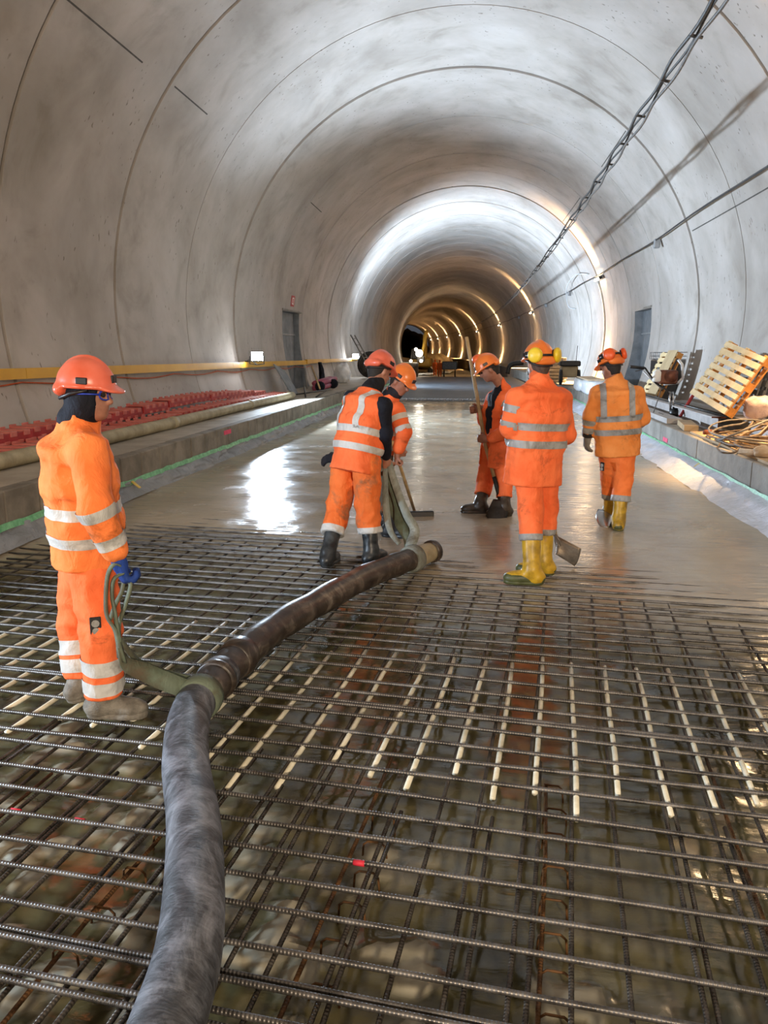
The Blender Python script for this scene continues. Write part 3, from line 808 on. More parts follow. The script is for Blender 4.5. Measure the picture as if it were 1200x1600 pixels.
for q, (a, b) in enumerate((((-5.1, 20.9, 0.53), (-5.9, 24.0, 0.70)), ((-4.85, 21.1, 0.525), (-5.3, 24.4, 0.525)), ((-5.45, 21.3, 0.575), (-5.1, 24.4, 0.575)))):
    tag(MB().tube([a, b], 0.022, 8).build('steel_tube', 'steel_dark', None, True), ('thin dark tube lying highest behind the red racks', 'thin dark tube lying nearest the kerb past the red racks', 'thin dark tube lying between two others past the racks')[q], 'tube')
def bag(name, c, r, mat, label, cat, seed=1, n=16):
    mb = MB(); vn = VNoise(seed)
    def fn(u, v):
        th, ph = 2 * math.pi * u, math.pi * v
        d = np.array([math.sin(ph) * math.cos(th), math.sin(ph) * math.sin(th), -math.cos(ph)])
        k = 1 + 0.16 * float(vn(np.array(d[0] * 2 + 5), np.array(d[1] * 2 + 5), np.array(d[2] * 2 + 5))) + 0.07 * float(vn(np.array(d[0] * 5 + 5), np.array(d[1] * 5 + 5), np.array(d[2] * 5 + 5)))
        p = d * np.array(r) * k
        p[2] = max(p[2], -r[2] * 0.8)
        return np.array(c) + p
    mb.grid(fn, n * 2, n)
    return tag(mb.build(name, mat, None, True), label, cat)
bag('plastic_sack', (-6.1, 31.4, 0.86), (0.34, 0.4, 0.45), 'white_wrap', 'pale plastic sack under the far end of the yellow rail', 'sack', 3)
jk = MB(); jk.grid(lambda u, v: (wall_pt(29.6 + 0.5 * u, 1.25, -1, 0.3).x + 0.06 * math.sin(u * 7 + v * 3), 29.3 + (0.25 + 0.55 * v) * (u + 0.15), 1.34 - 0.75 * v), 8, 10)
jo = jk.build('hanging_jacket', 'navy', None, True); jo.modifiers.new('thick', 'SOLIDIFY').thickness = 0.05
tag(jo, 'black jacket hanging from the yellow guard rail', 'jacket')
for q, (a, b) in enumerate((((-5.35, 23.8, 0.62), (-6.1, 26.0, 1.25)), ((-5.9, 24.4, 0.60), (-6.05, 24.8, 1.30)))):
    tag(MB().tube([a, b], 0.03, 8).build('wooden_stake', ('handle_wood', 'wood_grey')[q], None, True), ('pale wooden stake leaning diagonally over the purple fence bundle', 'grey wooden stake standing upright behind the purple fence bundle')[q], 'stake')
# ladder, pole and hose reel further down by the left wall
ld = empty('ladder', (-5.6, 34.2, 0.5), 'grey ladder leaning on the left wall behind the workers', 'ladder')
la, lb = Vector((-5.15, 34.0, 0.52)), Vector((-6.35, 34.6, 2.45)); ls = Vector((0.1, 0.42, 0))
for s in (0, 1): MB().tube([la + ls * s, lb + ls * s], 0.03, 8).build('stile', 'wood_grey', ld, True)
for q in range(7): 
    p = la + (lb - la) * (0.08 + q * 0.14); MB().tube([p, p + ls], 0.018, 6).build('rung', 'wood_grey', ld, True)
rl = empty('cable_drum', (-5.4, 37.0, 0.5), 'large dark cable drum standing near the ladder', 'cable drum')
rc = Vector((-5.75, 36.6, 1.13)); ra = Vector((0.35, -1, 0)).normalized()
MB().lathe([(0.3, -0.3), (0.62, -0.29), (0.62, -0.24), (0.35, -0.23)], rc, ra, 28).build('flange', 'steel_dark', rl, True)
MB().lathe([(0.35, 0.23), (0.62, 0.24), (0.62, 0.29), (0.3, 0.30)], rc, ra, 28).build('flange', 'steel_dark', rl, True)
MB().lathe([(0.35, -0.24), (0.5, -0.2), (0.5, 0.2), (0.35, 0.24)], rc, ra, 24).build('wound_cable', 'cable_grey', rl, True)

# ================================================================== WALL LAMPS AND OVERHEAD CABLES (right)
LAMP_Y = [11.3, 33.0, 61.0, 89.0, 117.0, 143.0, 165.0, 182.0, 195.0]
LAMPN = ['orange-glowing wall lamp over the near right kerb, nearest of all', 'brightest orange-glowing wall lamp, first beyond the right doorway', 'second orange-glowing wall lamp beyond the right doorway', 'third orange-glowing wall lamp beyond the right doorway',
         'fourth orange-glowing wall lamp beyond the right doorway', 'fifth orange-glowing wall lamp beyond the right doorway', 'sixth orange-glowing wall lamp beyond the right doorway', 'seventh orange-glowing wall lamp beyond the right doorway', 'farthest orange-glowing wall lamp at the last tunnel ring']
for q, y in enumerate(LAMP_Y):
    z = 4.58; p = wall_pt(y, z, 1, 0.10); o = empty('wall_lamp', p, LAMPN[q], 'lamp', 'wall lamps along the right side')
    d = Vector((-y * TK, 1, 0)).normalized(); out = Vector((-0.93, 0, -0.36)); upv = d.cross(out).normalized()
    rq = Matrix((d, out, upv)).transposed()
    MB().box(p + Vector((0.04, 0, 0.015)), (1.25, 0.07, 0.13), rq, 0.01).build('housing', 'grey_plastic', o)
    MB().tube([p - d * 0.58 + out * 0.07, p + d * 0.58 + out * 0.07], 0.045, 10).build('tube', 'lamp_glow', o, True)
    for s in (-1, 1): MB().box(p + d * 0.6 * s + out * 0.05, (0.05, 0.12, 0.12), rq).build('end_cap', 'black_plastic', o)
    for dn, en, spr in ((Vector((-0.10, 0, -1)), 260, 48), (Vector((-0.35, 0, 1)), 60, 48), (Vector((-0.8, 0, -0.6)), 70, 180)):
        l = bpy.data.lights.new('wall_lamp_light', 'AREA'); l.shape = 'RECTANGLE'; l.size = 1.1; l.size_y = 0.08
        l.energy = en * (1 if y < 100 else 1.6) * (0.25 if y < 20 else 1); l.color = WARM; l.spread = math.radians(spr)
        lo = bpy.data.objects.new('wall_lamp_light', l); COL.objects.link(lo); lo.parent = o
        lo.location = out * 0.14 + Vector((0, 0, -0.06 if dn.z < 0 else 0.07))
        xa = d; za = -dn.normalized(); ya = za.cross(xa).normalized(); za = xa.cross(ya)
        lo.rotation_euler = Matrix((xa, ya, za)).transposed().to_euler()
# white conduit dropping below the first far lamp, with a loose cable loop
y = 33.9
tag(MB().tube([wall_pt(y, z, 1, 0.03) for z in np.linspace(0.52, 4.5, 14)], 0.03, 8).build('conduit_pipe', 'white_wrap', None, True), 'thin white conduit running down the right wall below a lamp', 'conduit')
pts = spline([wall_pt(35.2, 4.95, 1, 0.05), wall_pt(37.5, 5.12, 1, 0.2), wall_pt(40.5, 4.9, 1, 0.25), wall_pt(42.5, 4.45, 1, 0.2), wall_pt(43.0, 4.0, 1, 0.12), wall_pt(41.5, 3.85, 1, 0.05)], 8)
tag(MB().tube(pts, 0.02, 6).build('cable_loop', 'white_wrap', None, True), 'loose white cable arching beside the brightest wall lamp', 'cable')
# lower cable linking the lamps
pts = []
for y in np.arange(-20, 200, 1.5 if True else 1):
    s = 0.02 * math.cos(2 * math.pi * y / 9.3)
    pts.append(wall_pt(y, 4.70 + s + 0.12 * max(0, (24 - y) / 24 if y > 0 else 1), 1, 0.14))
lc = empty('lamp_cable', pts[20], 'thin dark cable strung along the right wall from lamp to lamp', 'cable')
MB().tube(pts, 0.020, 6).build('cable', 'cable_black', lc, True)
for y in (22.9, 41.5, 52, 70):
    p = wall_pt(y, 4.70, 1, 0.10)
    MB().box(p + Vector((0, 0, -0.1)), (0.16, 0.14, 0.24), None, 0.02).build('junction_box', 'grey_plastic', lc)
# overhead bundle hanging free of the vault
oc = empty('overhead_cable_bundle', (1.85, 15, 4.85), 'pair of twisted dark cables hanging along the right side of the vault', 'cable')
def oh(y, dx, dz, ph):
    return Vector((1.93 + off(y) * 1.0 + dx + 0.02 * math.sin(y * 3.1 + ph), y, 4.86 - (0.006 * max(0, y - 14)) * (1 if y < 60 else 0) - (0.28 if y >= 60 else 0) + dz + 0.012 * math.cos(y * 3.1 + ph)))
ysq = list(np.arange(-20, 20, 0.25)) + list(np.arange(20, 200, 1.5))
for q, (dx, dz, r, m) in enumerate(((-0.035, 0.03, 0.021, 'cable_black'), (0.055, -0.02, 0.019, 'cable_grey'), (0.03, 0.035, 0.015, 'cable_black'))):
    MB().tube([oh(y, dx, dz, q * 2.1) for y in ysq], r, 6).build('cable', m, oc, True)
for y in np.arange(2, 40, 1.4):
    c = oh(y, 0.01, 0.01, 0)
    MB().tube([c + Vector((-0.06, 0, 0.01)), c + Vector((0.075, 0.05, 0.0))], 0.017, 6).build('cable_tie', 'cable_black', oc, True)

# ================================================================== RIGHT BENCH THINGS
ZB = 0.502
def plank(name, a, b, w, t, mat, label, cat='plank'):
    a, b = Vector(a), Vector(b); d = (b - a).normalized(); s = d.cross(Vector((0, 0, 1))).normalized()
    L = (b - a).length; q = Matrix((d, s, s.cross(d) * -1)).transposed()
    return tag(MB().box((a + b) / 2, (L, w, t), Matrix((d, -s, d.cross(-s))).transposed(), 0.004).build(name, mat), label, cat)
plank('wooden_plank', (3.20, 7.6, ZB + 0.02), (3.16, 12.6, ZB + 0.02), 0.30, 0.036, 'plank_tan', 'tan wooden plank along the edge of the right bench under the cable coil')
plank('wooden_plank', (3.58, 8.4, ZB + 0.02), (3.50, 12.2, ZB + 0.02), 0.28, 0.036, 'plank_tan', 'second tan wooden plank, further from the kerb, under the cable coil')
plank('wooden_plank', (3.10, 12.9, ZB + 0.05), (3.24, 14.0, ZB + 0.05), 0.22, 0.09, 'plank_tan', 'short thick tan plank beside the steel beam end')
def ibeam(a, b, h, w, label, endmat='steel_rust'):
    a, b = Vector(a), Vector(b); d = (b - a).normalized(); s = d.cross(Vector((0, 0, 1))).normalized(); up = Vector((0, 0, 1)); L = (b - a).length
    r = empty('steel_beam', a, label, 'steel beam')
    t = 0.022
    MB().frame_box(a - s * w / 2, d * L, s * w, up * t).build('bottom_flange', 'steel_pale', r)
    MB().frame_box(a - s * w / 2 + up * (h - t), d * L, s * w, up * t).build('top_flange', 'steel_pale', r)
    MB().frame_box(a - s * 0.008 + up * t, d * L, s * 0.016, up * (h - 2 * t)).build('web', 'steel_pale', r)
    e = MB(); o = a - d * 0.003
    e.frame_box(o - s * w / 2, d * 0.004, s * w, up * t); e.frame_box(o - s * w / 2 + up * (h - t), d * 0.004, s * w, up * t); e.frame_box(o - s * 0.008 + up * t, d * 0.004, s * 0.016, up * (h - 2 * t))
    e.build('cut_end', endmat, r)
    return r
ibeam((3.50, 12.9, ZB), (3.40, 20.5, ZB), 0.24, 0.22, 'pale steel beam with a rusty cut end on the right bench')
ibeam((3.98, 9.0, ZB), (3.80, 17.4, ZB), 0.22, 0.20, 'long pale steel beam behind the cable coil on the right bench')
ibeam((4.30, 9.2, ZB), (4.12, 16.0, ZB), 0.20, 0.18, 'pale steel beam nearest the wall under the grey pallets')
tag(MB().tube([(3.56, 12.6, ZB + 0.262), (3.42, 21.0, ZB + 0.262)], 0.02, 6).build('steel_rod', 'steel_dark', None, True), 'dark rod lying along the top of the rusty-ended beam', 'rod')
plank('wooden_board', (3.92, 13.2, ZB + 0.235), (3.80, 17.0, ZB + 0.235), 0.34, 0.03, 'wood_grey', 'grey board lying across the beams beneath the near pallet', 'board')
# pallets
def pallet(bl, br, tlpx, label, mat, side_mat, nboards=8, sheet=False, ey=None):
    """deck corners seen from the front: bottom-left, bottom-right, top-right; boards run left-right"""
    bl, br = Vector(bl), Vector(br); ex = br - bl; W = ex.length; ex.normalize()
    if ey is not None: tl = bl + Vector(ey)
    else:
        tl = None
    best = 0 if tl is not None else min((abs((Vector(at(*tlpx, bl.y + q * .01)) - bl).dot(ex)), q) for q in range(-60, 140))[1]
    ey = (tl if tl is not None else Vector(at(*tlpx, bl.y + best * .01))) - bl; ey = ey - ex * ey.dot(ex); Hh = ey.length; ey.normalize(); n = ex.cross(ey).normalized()
    if n.dot(Vector((0, 0, CAM_H)) - bl) < 0: n = -n
    r = empty('pallet', bl, label, 'pallet', 'pallets leaning on the right bench')
    bw = Hh / nboards
    for q in range(nboards):
        MB().frame_box(bl + ey * (q * bw + 0.0), ex * W, ey * (bw * (0.62 if q % 3 else 0.72)), n * 0.022).build('deck_board', mat, r)
    for q in range(3):
        o = bl + ex * (W - 0.1) * q / 2 - n * 0.024
        MB().frame_box(o, ex * 0.1, ey * Hh * 0.985, n * 0.022).build('stringer_board', side_mat if q == 2 else mat, r)
        for m in range(3):
            MB().frame_box(o + ey * ((Hh - 0.16) * m / 2) - n * 0.085, ex * 0.1, ey * 0.14, n * 0.083).build('block', side_mat, r)
        MB().frame_box(o - n * 0.11, ex * 0.1, ey * Hh * 0.985, n * 0.022).build('bottom_board', side_mat, r)
    if sheet:
        MB().frame_box(bl + ex * W * 0.42 + n * 0.024 - ey * 0.02, ex * W * 0.58, ey * (Hh + 0.03), n * 0.012).build('plywood_sheet', 'plywood', r)
    return r
def sc3(p, k): return tuple(np.array([0, 0, CAM_H]) + (np.array(p) - np.array([0, 0, CAM_H])) * k)
pallet(sc3((3.423, 14.5, 1.018), .93), sc3((3.673, 13.2, .752), .93), (1140, 530), 'clean pale wooden pallet leaning nearest the cable coil', 'wood_new', 'wood_orange')
pallet(sc3((3.757, 21.0, .681), .97), sc3((3.93, 20.0, .688), .97), (1036, 549), 'pale pallet half covered with plywood, leaning behind the engine', 'wood_new', 'wood_orange', 8, True)
# weathered pallets leaning on the right wall behind it
for q in range(2):
    pallet((4.12 + q * .2, 15.1 - q * .1, .74), (4.16 + q * .2, 13.9 - q * .1, .74), None, ('weathered grey pallet leaning directly behind the clean pale one', 'weathered grey pallet against the wall, rearmost of the near three')[q], 'wood_grey', 'wood_grey', 7, False, (0.22, 0, 1.0))
# dark crate and mesh behind the plywood pallet
MBc = MB().box((4.30, 21.2, 1.02), (0.5, 1.0, 1.03), None, 0.02)
tag(MBc.build('dark_crate', 'black_plastic'), 'black crate in the shadow behind the plywood-covered pallet', 'crate')
bk = empty('wire_basket', (4.25, 22.2, 1.54), 'wire mesh basket on top of the black crate', 'basket')
for q in range(12): MB().tube([(4.02 + q * 0.045, 21.65, 1.54), (4.02 + q * 0.045, 21.65, 1.72)], 0.006, 5).build('wire', 'steel_dark', bk, True)
for z in (1.55, 1.63, 1.72): MB().tube([(4.02, 21.65, z), (4.52, 21.65, z), (4.52, 20.75, z), (4.02, 20.75, z), (4.02, 21.65, z)], 0.008, 5).build('wire_rim', 'steel_dark', bk, True)
# stone-like sack and cable coil
bag('cloth_sack', at(1184, 638, 12.3), (0.20, 0.24, 0.20), 'bag_cloth', 'bulging pinkish sack behind the cable coil', 'sack', 8)
coil = empty('cable_coil', (3.35, 10.9, ZB + 0.04), 'tangled coil of brown cables on the right bench planks', 'cable')
rc = random.Random(5)
for q in range(11):
    c = Vector((3.62 + rc.uniform(-0.12, 0.15), 11.0 + rc.uniform(-0.4, 0.4), ZB + 0.06)); pts = []
    ra, rb, hh, tw = rc.uniform(0.34, 0.62), rc.uniform(0.55, 0.9), rc.uniform(0.08, 0.36), rc.uniform(-0.6, 0.6)
    for k in range(25):
        a = 2 * math.pi * k / 24
        x, yy = ra * math.cos(a), rb * math.sin(a)
        pts.append(c + Vector((x * math.cos(tw) - yy * math.sin(tw), x * math.sin(tw) + yy * math.cos(tw), hh * (0.5 + 0.5 * math.sin(a + q)) * (0.6 + 0.4 * math.cos(a)))))
    for p in pts: p.z = max(p.z, ZB + 0.06); p.x = max(p.x, 3.02)
    for p in pts:
        if p.x > 3.66: p.z = max(p.z, ZB + 0.25)
    MB().tube(pts, rc.choice([0.012, 0.016, 0.018]), 6).build('cable_loop', rc.choice(['cable_rust', 'cable_grey', 'cable_rust']), coil, True)
pts = spline([gnd(1120, 700, ZB + .05), gnd(1132, 688, ZB + .05), gnd(1160, 690, ZB + .06), gnd(1150, 706, ZB + .05), gnd(1128, 707, ZB + .05), gnd(1120, 700, ZB + .05)], 6)
MB().tube(pts, 0.012, 6).build('cable_loop', 'cable_rust', coil, True)
pl = Vector(gnd(1108, 676, ZB + 0.06)); MB().lathe([(0.02, -0.1), (0.045, -0.08), (0.05, 0.04), (0.03, 0.07)], pl, (1, 0.5, 0), 10).build('plug', 'steel_rust', coil, True)
MB().tube(spline([pl, gnd(1125, 677, ZB + .05), gnd(1150, 672, ZB + .1)], 6), 0.012, 6).build('plug_lead', 'cable_black', coil, True)
# cardboard tube with crumpled paper
tb = empty('paper_tube', gnd(1165, 706, ZB + .05), 'tan cardboard tube with crumpled paper at the bench edge', 'tube')
ta, tb2 = Vector(gnd(1156, 705, ZB + .078)), Vector(gnd(1176, 707, ZB + .078)); dd = (tb2 - ta).normalized()
MB().lathe([(0.028, 0.03), (0.030, 0), (0.038, 0), (0.038, 0.42), (0.03, 0.425)], ta, dd, 14).build('tube', 'paper_tan', tb, True)
pb = bag('crumpled_paper', Vector(gnd(1192, 706, ZB + .1)), (0.11, 0.09, 0.07), 'paper_tan', None, None, 6); pb.parent = tb; pb.location = pb.location - Vector(tb.location)
# power trowel / screed machine
mc = empty('screed_machine', (3.45, 16.0, ZB), 'petrol screed machine with long handle bars on the right bench', 'machine')
mv = 15.6
def M_(px, py, y=mv): return Vector(at(px, py, y))
MB().box(M_(1042, 589), (0.34, 0.34, 0.26), None, 0.03).build('engine_block', 'engine_brown', mc)
MB().lathe([(0.02, -0.12), (0.11, -0.1), (0.11, 0.1), (0.02, 0.12)], M_(1047, 588, mv - 0.15), (0.2, -1, 0), 16).build('flywheel_cover', 'engine_brown', mc, True)
MB().lathe([(0.07, -0.1), (0.09, -0.08), (0.09, 0.08), (0.05, 0.11), (0.03, 0.13)], M_(1027, 588, mv - .1), (0, 0, 1), 14).build('fuel_tank', 'sign_white', mc, True)
MB().tube([M_(1037, 600), M_(1060, 598), M_(1067, 590), M_(1066, 570), M_(1060, 562)], 0.028, 8).build('exhaust_pipe', 'white_wrap', mc, True)
MB().tube([M_(985, 573, 15.2), M_(1008, 575, 15.3), M_(1024, 598), M_(1040, 608), M_(1050, 625)], 0.018, 8).build('handle_bar', 'steel_dark', mc, True)
MB().tube([M_(1005, 580, 15.9), M_(1020, 595, 15.8), M_(1035, 608, 15.7)], 0.016, 8).build('handle_bar', 'steel_pale', mc, True)
MB().tube([M_(985, 573, 15.2), M_(1006, 575, 15.3)], 0.03, 8).build('grip', 'black_plastic', mc, True)
MB().tube([M_(993, 580, 15.2), M_(1006, 577, 15.3)], 0.008, 6).build('brake_lever', 'steel_dark', mc, True)
for dx in (0, 5): MB().tube([M_(1046 + dx, 612), M_(1048 + dx, 645)], 0.022, 8).build('chrome_column', 'steel_bright', mc, True)
MB().tube([M_(1034, 606), M_(1020, 648)], 0.010, 6).build('control_cable', 'cable_grey', mc, True)
hub = M_(1050, 645)
MB().lathe([(0.03, -0.1), (0.11, -0.08), (0.11, 0.06), (0.04, 0.09)], hub + Vector((0.06, 0, 0)), (0, 0, 1), 14).build('gear_hub', 'black_plastic', mc, True)
MB().frame_box((3.0, 14.25, ZB + 0.005), (0.26, 0, 0), (-0.05, 4.2, 0), (0, 0, 0.09)).build('screed_blade', 'steel_pale', mc)
for q in range(3): MB().lathe([(0.012, 0), (0.02, 0), (0.02, 0.006), (0.002, 0.008)], (3.12, 15.2 + q * 0.16, ZB + 0.094), (0, 0, 1), 8).build('bolt', 'black_plastic', mc, True)
MB().tube([M_(1063, 650, 15.0), M_(1100, 590, 15.6)], 0.03, 8).build('red_lifting_bar', 'red_plastic', mc, True)
# wrapped bale, engine, slab stack
bl_ = empty('wrapped_bale', (2.75, 24.3, ZB), 'white plastic-wrapped bale on the right bench beyond the bareheaded mesh', 'bale')
bl_['label'] = 'long bale wrapped in white plastic on the right bench'
def lumpy(name, c, s, mat, parent, seed=1):
    vn = VNoise(seed); mb = MB(); n = 10
    def fn(u, v):
        th, ph = 2 * math.pi * u, math.pi * (v - 0.5)
        e = lambda w: math.copysign(abs(w) ** 0.45, w)
        d = np.array([e(math.cos(th)) * e(math.cos(ph)), e(math.sin(th)) * e(math.cos(ph)), e(math.sin(ph))])
        k = 1 + 0.06 * float(vn(np.array(d[0] * 2.5 + 5), np.array(d[1] * 4.5 + 5), np.array(d[2] * 2.5 + 5)))
        return np.array(c) + d * np.array(s) / 2 * k
    mb.grid(fn, 28, n); return mb.build(name, mat, parent, True)
lumpy('wrap', (2.92, 24.1, ZB + 0.21), (0.62, 1.9, 0.42), 'white_wrap', bl_, 2)
lumpy('wrap', (2.85, 26.0, ZB + 0.20), (0.60, 1.7, 0.40), 'white_wrap', bl_, 9)
MB().box((2.9, 25.0, ZB + 0.43), (0.5, 3.2, 0.03)).build('cardboard_lid', 'paper_tan', bl_)
eng = empty('generator', (3.0, 31.0, ZB), 'beige and black generator standing behind the white bale', 'generator')
MB().box((2.75, 30.6, ZB + 0.50), (0.6, 0.9, 0.42), None, 0.04).build('body', 'plywood', eng)
MB().box((2.75, 30.5, ZB + 0.80), (0.75, 1.0, 0.2), None, 0.04).build('top_cover', 'black_plastic', eng)
for s in (-.25, .25): MB().lathe([(0.05, -0.06), (0.29, -0.05), (0.29, 0.05), (0.05, 0.06)], (2.75 + s * 1.3, 30.2, ZB + 0.295), (1, 0, 0), 16).build('wheel', 'black_plastic', eng, True)
MB().tube([(2.95, 30.1, ZB + 0.9), (2.98, 30.1, 1.95)], 0.012, 6).build('upright_rod', 'cable_grey', eng, True)
for q in range(7):
    y = 33.5; o = MB().box((2.1 + 0.05 * math.sin(q * 2.0), y + 0.1 * math.sin(q), ZB + 0.07 + q * 0.145), (1.5, 1.6, 0.12), None, 0.012).build('concrete_slab', 'bench_concrete')
    tag(o, 'pale flat slab in the distant stack on the right bench, ' + ('lowest of all', 'second from the bottom', 'third from the bottom', 'fourth from the bottom', 'fifth from the bottom', 'second from the top', 'topmost of all')[q], 'slab', 'slabs stacked behind the man with yellow ear muffs')
# pink survey marks on kerbs, yellow tape tabs
for (px, py, side) in ((355, 675, -1), (1040, 687, 1)):
    edge = (TX + side * (LE if side < 0 else RE))
    p = gnd(px, py, 0.4); y = p[1]
    for _ in range(6):
        x = edge + off(y); q = at(px, py, 10) - np.array([0, 0, CAM_H]); y = q[1] * (x / q[0])
    z = (at(px, py, y))[2]
    o = MB().box((edge + off(y) - side * 0.004 , y, z), (0.012, 0.34, 0.07)).build('survey_mark', 'pink_paint')
    tag(o, ('pink paint mark on the left block kerb', 'pink paint mark on the right kerb above the plastic sheet')[side > 0], 'paint mark')

# ================================================================== PEOPLE
def nrm_(v): v = np.asarray(v, float); return v / (np.linalg.norm(v) + 1e-12)
class Field:
    def __init__(s, lo, hi, h):
        s.h = h; s.lo = np.asarray(lo, float); s.n = np.ceil((np.asarray(hi, float) - s.lo) / h).astype(int) + 1
        s.F = np.full(s.n, 9.0, np.float32); s.ID = np.zeros(s.n, np.int8)
    def sl(s, lo, hi):
        a = np.clip(np.floor((lo - s.lo) / s.h).astype(int), 0, s.n - 1); b = np.clip(np.ceil((hi - s.lo) / s.h).astype(int) + 1, 1, s.n)
        return a, b
    def pts(s, a, b):
        return np.meshgrid(*[s.lo[i] + s.h * np.arange(a[i], b[i]) for i in range(3)], indexing='ij', sparse=True)
    def put(s, fn, lo, hi, k=0.03, idn=0):
        m = k + 3.5 * s.h; a, b = s.sl(np.asarray(lo) - m, np.asarray(hi) + m)
        if np.any(b <= a): return
        X = s.pts(a, b); d = fn(*X).astype(np.float32)
        S = (slice(a[0], b[0]), slice(a[1], b[1]), slice(a[2], b[2])); c = s.F[S]
        s.ID[S] = np.where(d < c, idn, s.ID[S])
        if k > 0:
            h = np.maximum(k - np.abs(c - d), 0) / k; s.F[S] = np.minimum(c, d) - h * h * k * 0.25
        else: s.F[S] = np.minimum(c, d)
    def cone(s, p0, r0, p1, r1, k=0.03, idn=0):
        p0, p1 = np.asarray(p0, float), np.asarray(p1, float); d = p1 - p0; L2 = max(d @ d, 1e-9)
        def fn(X, Y, Z):
            t = np.clip(((X - p0[0]) * d[0] + (Y - p0[1]) * d[1] + (Z - p0[2]) * d[2]) / L2, 0, 1)
            return np.sqrt((X - p0[0] - t * d[0]) ** 2 + (Y - p0[1] - t * d[1]) ** 2 + (Z - p0[2] - t * d[2]) ** 2) - (r0 + (r1 - r0) * t)
        R = max(r0, r1); s.put(fn, np.minimum(p0, p1) - R, np.maximum(p0, p1) + R, k, idn)
    def ell(s, c, M, r, k=0.03, idn=0):
        """M rows: axes, r: radii along them"""
        c = np.asarray(c, float); M = np.asarray(M, float)
        def fn(X, Y, Z):
            q = [((X - c[0]) * M[i][0] + (Y - c[1]) * M[i][1] + (Z - c[2]) * M[i][2]) for i in range(3)]
            k0 = np.sqrt(sum((q[i] / r[i]) ** 2 for i in range(3))); k1 = np.sqrt(sum((q[i] / r[i] ** 2) ** 2 for i in range(3)))
            return k0 * (k0 - 1) / np.maximum(k1, 1e-6)
        R = max(r); s.put(fn, c - R, c + R, k, idn)
    def loft(s, nodes, lat, k=0.04, idn=0, p=2.4):
        """nodes: (pos, half width along lat, half depth)"""
        lat = nrm_(lat)
        for (p0, a0, b0), (p1, a1, b1) in zip(nodes[:-1], nodes[1:]):
            p0, p1 = np.asarray(p0, float), np.asarray(p1, float); d = p1 - p0; L = np.linalg.norm(d); ax = d / L
            lt = nrm_(lat - ax * (lat @ ax)); fw = np.cross(ax, lt)
            def fn(X, Y, Z, p0=p0, ax=ax, lt=lt, fw=fw, L=L, a0=a0, a1=a1, b0=b0, b1=b1):
                x, y, z = X - p0[0], Y - p0[1], Z - p0[2]
                w = x * ax[0] + y * ax[1] + z * ax[2]; t = np.clip(w / L, 0, 1); e = np.maximum(np.maximum(w - L, -w) - 0.025, 0)
                u = np.abs(x * lt[0] + y * lt[1] + z * lt[2]) / (a0 + (a1 - a0) * t); v_ = np.abs(x * fw[0] + y * fw[1] + z * fw[2]) / (b0 + (b1 - b0) * t)
                q = (u ** p + v_ ** p) ** (1 / p)
                dd = (q - 1) * np.minimum(a0 + (a1 - a0) * t, b0 + (b1 - b0) * t)
                return np.where(e > 0, np.sqrt(np.maximum(dd, 0) ** 2 + e * e) + np.minimum(dd, 0) * 0.0, dd)
            R = max(a0, a1, b0, b1); s.put(fn, np.minimum(p0, p1) - R, np.maximum(p0, p1) + R, k, idn)
    def cut(s, p, n):
        """remove what lies on the +n side of the plane"""
        n = nrm_(n); X = s.pts(np.zeros(3, int), s.n)
        s.F = np.maximum(s.F, (((X[0] - p[0]) * n[0] + (X[1] - p[1]) * n[1] + (X[2] - p[2]) * n[2])).astype(np.float32))
    def carve(s, fn):
        X = s.pts(np.zeros(3, int), s.n); s.F = np.maximum(s.F, -fn(*X).astype(np.float32))
    def wrinkle(s, amp, freq, seed, stretch=(1, 1, 1)):
        m = np.abs(s.F) < 0.05; I = np.argwhere(m); P = s.lo + I * s.h
        vn = VN if seed % 2 else VN2; o = seed * 3.7
        q = P * np.array(stretch)
        warp = vn(q[:, 0] * freq * 0.5 + o, q[:, 1] * freq * 0.5, q[:, 2] * freq * 0.5)
        n1 = vn(q[:, 0] * freq + warp * 0.8, q[:, 1] * freq + o, q[:, 2] * freq + warp * 0.8)
        n2 = vn(q[:, 0] * freq * 2.1 + o, q[:, 1] * freq * 2.1, q[:, 2] * freq * 2.1 + warp)
        ridge = 1 - 2 * np.abs(n1)
        s.F[m] -= (amp * (0.7 * ridge + 0.45 * n2)).astype(np.float32)
    def mesh(s):
        F = s.F; neg = F < 0; n = s.n
        cnt = np.zeros(n - 1, np.int8)
        corners = [(a, b, c) for a in (0, 1) for b in (0, 1) for c in (0, 1)]
        for (a, b, c) in corners: cnt += neg[a:n[0] - 1 + a, b:n[1] - 1 + b, c:n[2] - 1 + c]
        I = np.argwhere((cnt > 0) & (cnt < 8)); idx = -np.ones(n - 1, np.int64); idx[tuple(I.T)] = np.arange(len(I))
        acc = np.zeros((len(I), 3)); num = np.zeros(len(I))
        for ca in corners:
            for ax in range(3):
                if ca[ax]: continue
                cb = list(ca); cb[ax] = 1
                A = I + np.array(ca); B = I + np.array(cb); va = F[tuple(A.T)]; vb = F[tuple(B.T)]
                m = (va < 0) != (vb < 0); t = va[m] / (va[m] - vb[m])
                acc[m] += A[m] + (B[m] - A[m]) * t[:, None]; num[m] += 1
        V = s.lo + s.h * acc / num[:, None]
        faces = []
        for ax in range(3):
            o1, o2 = [(1, 2), (2, 0), (0, 1)][ax]
            sl0 = [slice(None)] * 3; sl1 = [slice(None)] * 3; sl0[ax] = slice(0, n[ax] - 1); sl1[ax] = slice(1, n[ax])
            ch = neg[tuple(sl0)] != neg[tuple(sl1)]; E = np.argwhere(ch)
            E = E[(E[:, o1] > 0) & (E[:, o2] > 0) & (E[:, o1] < n[o1] - 1) & (E[:, o2] < n[o2] - 1)]
            def cell(d1, d2):
                C = E.copy(); C[:, o1] -= d1; C[:, o2] -= d2; return idx[tuple(C.T)]
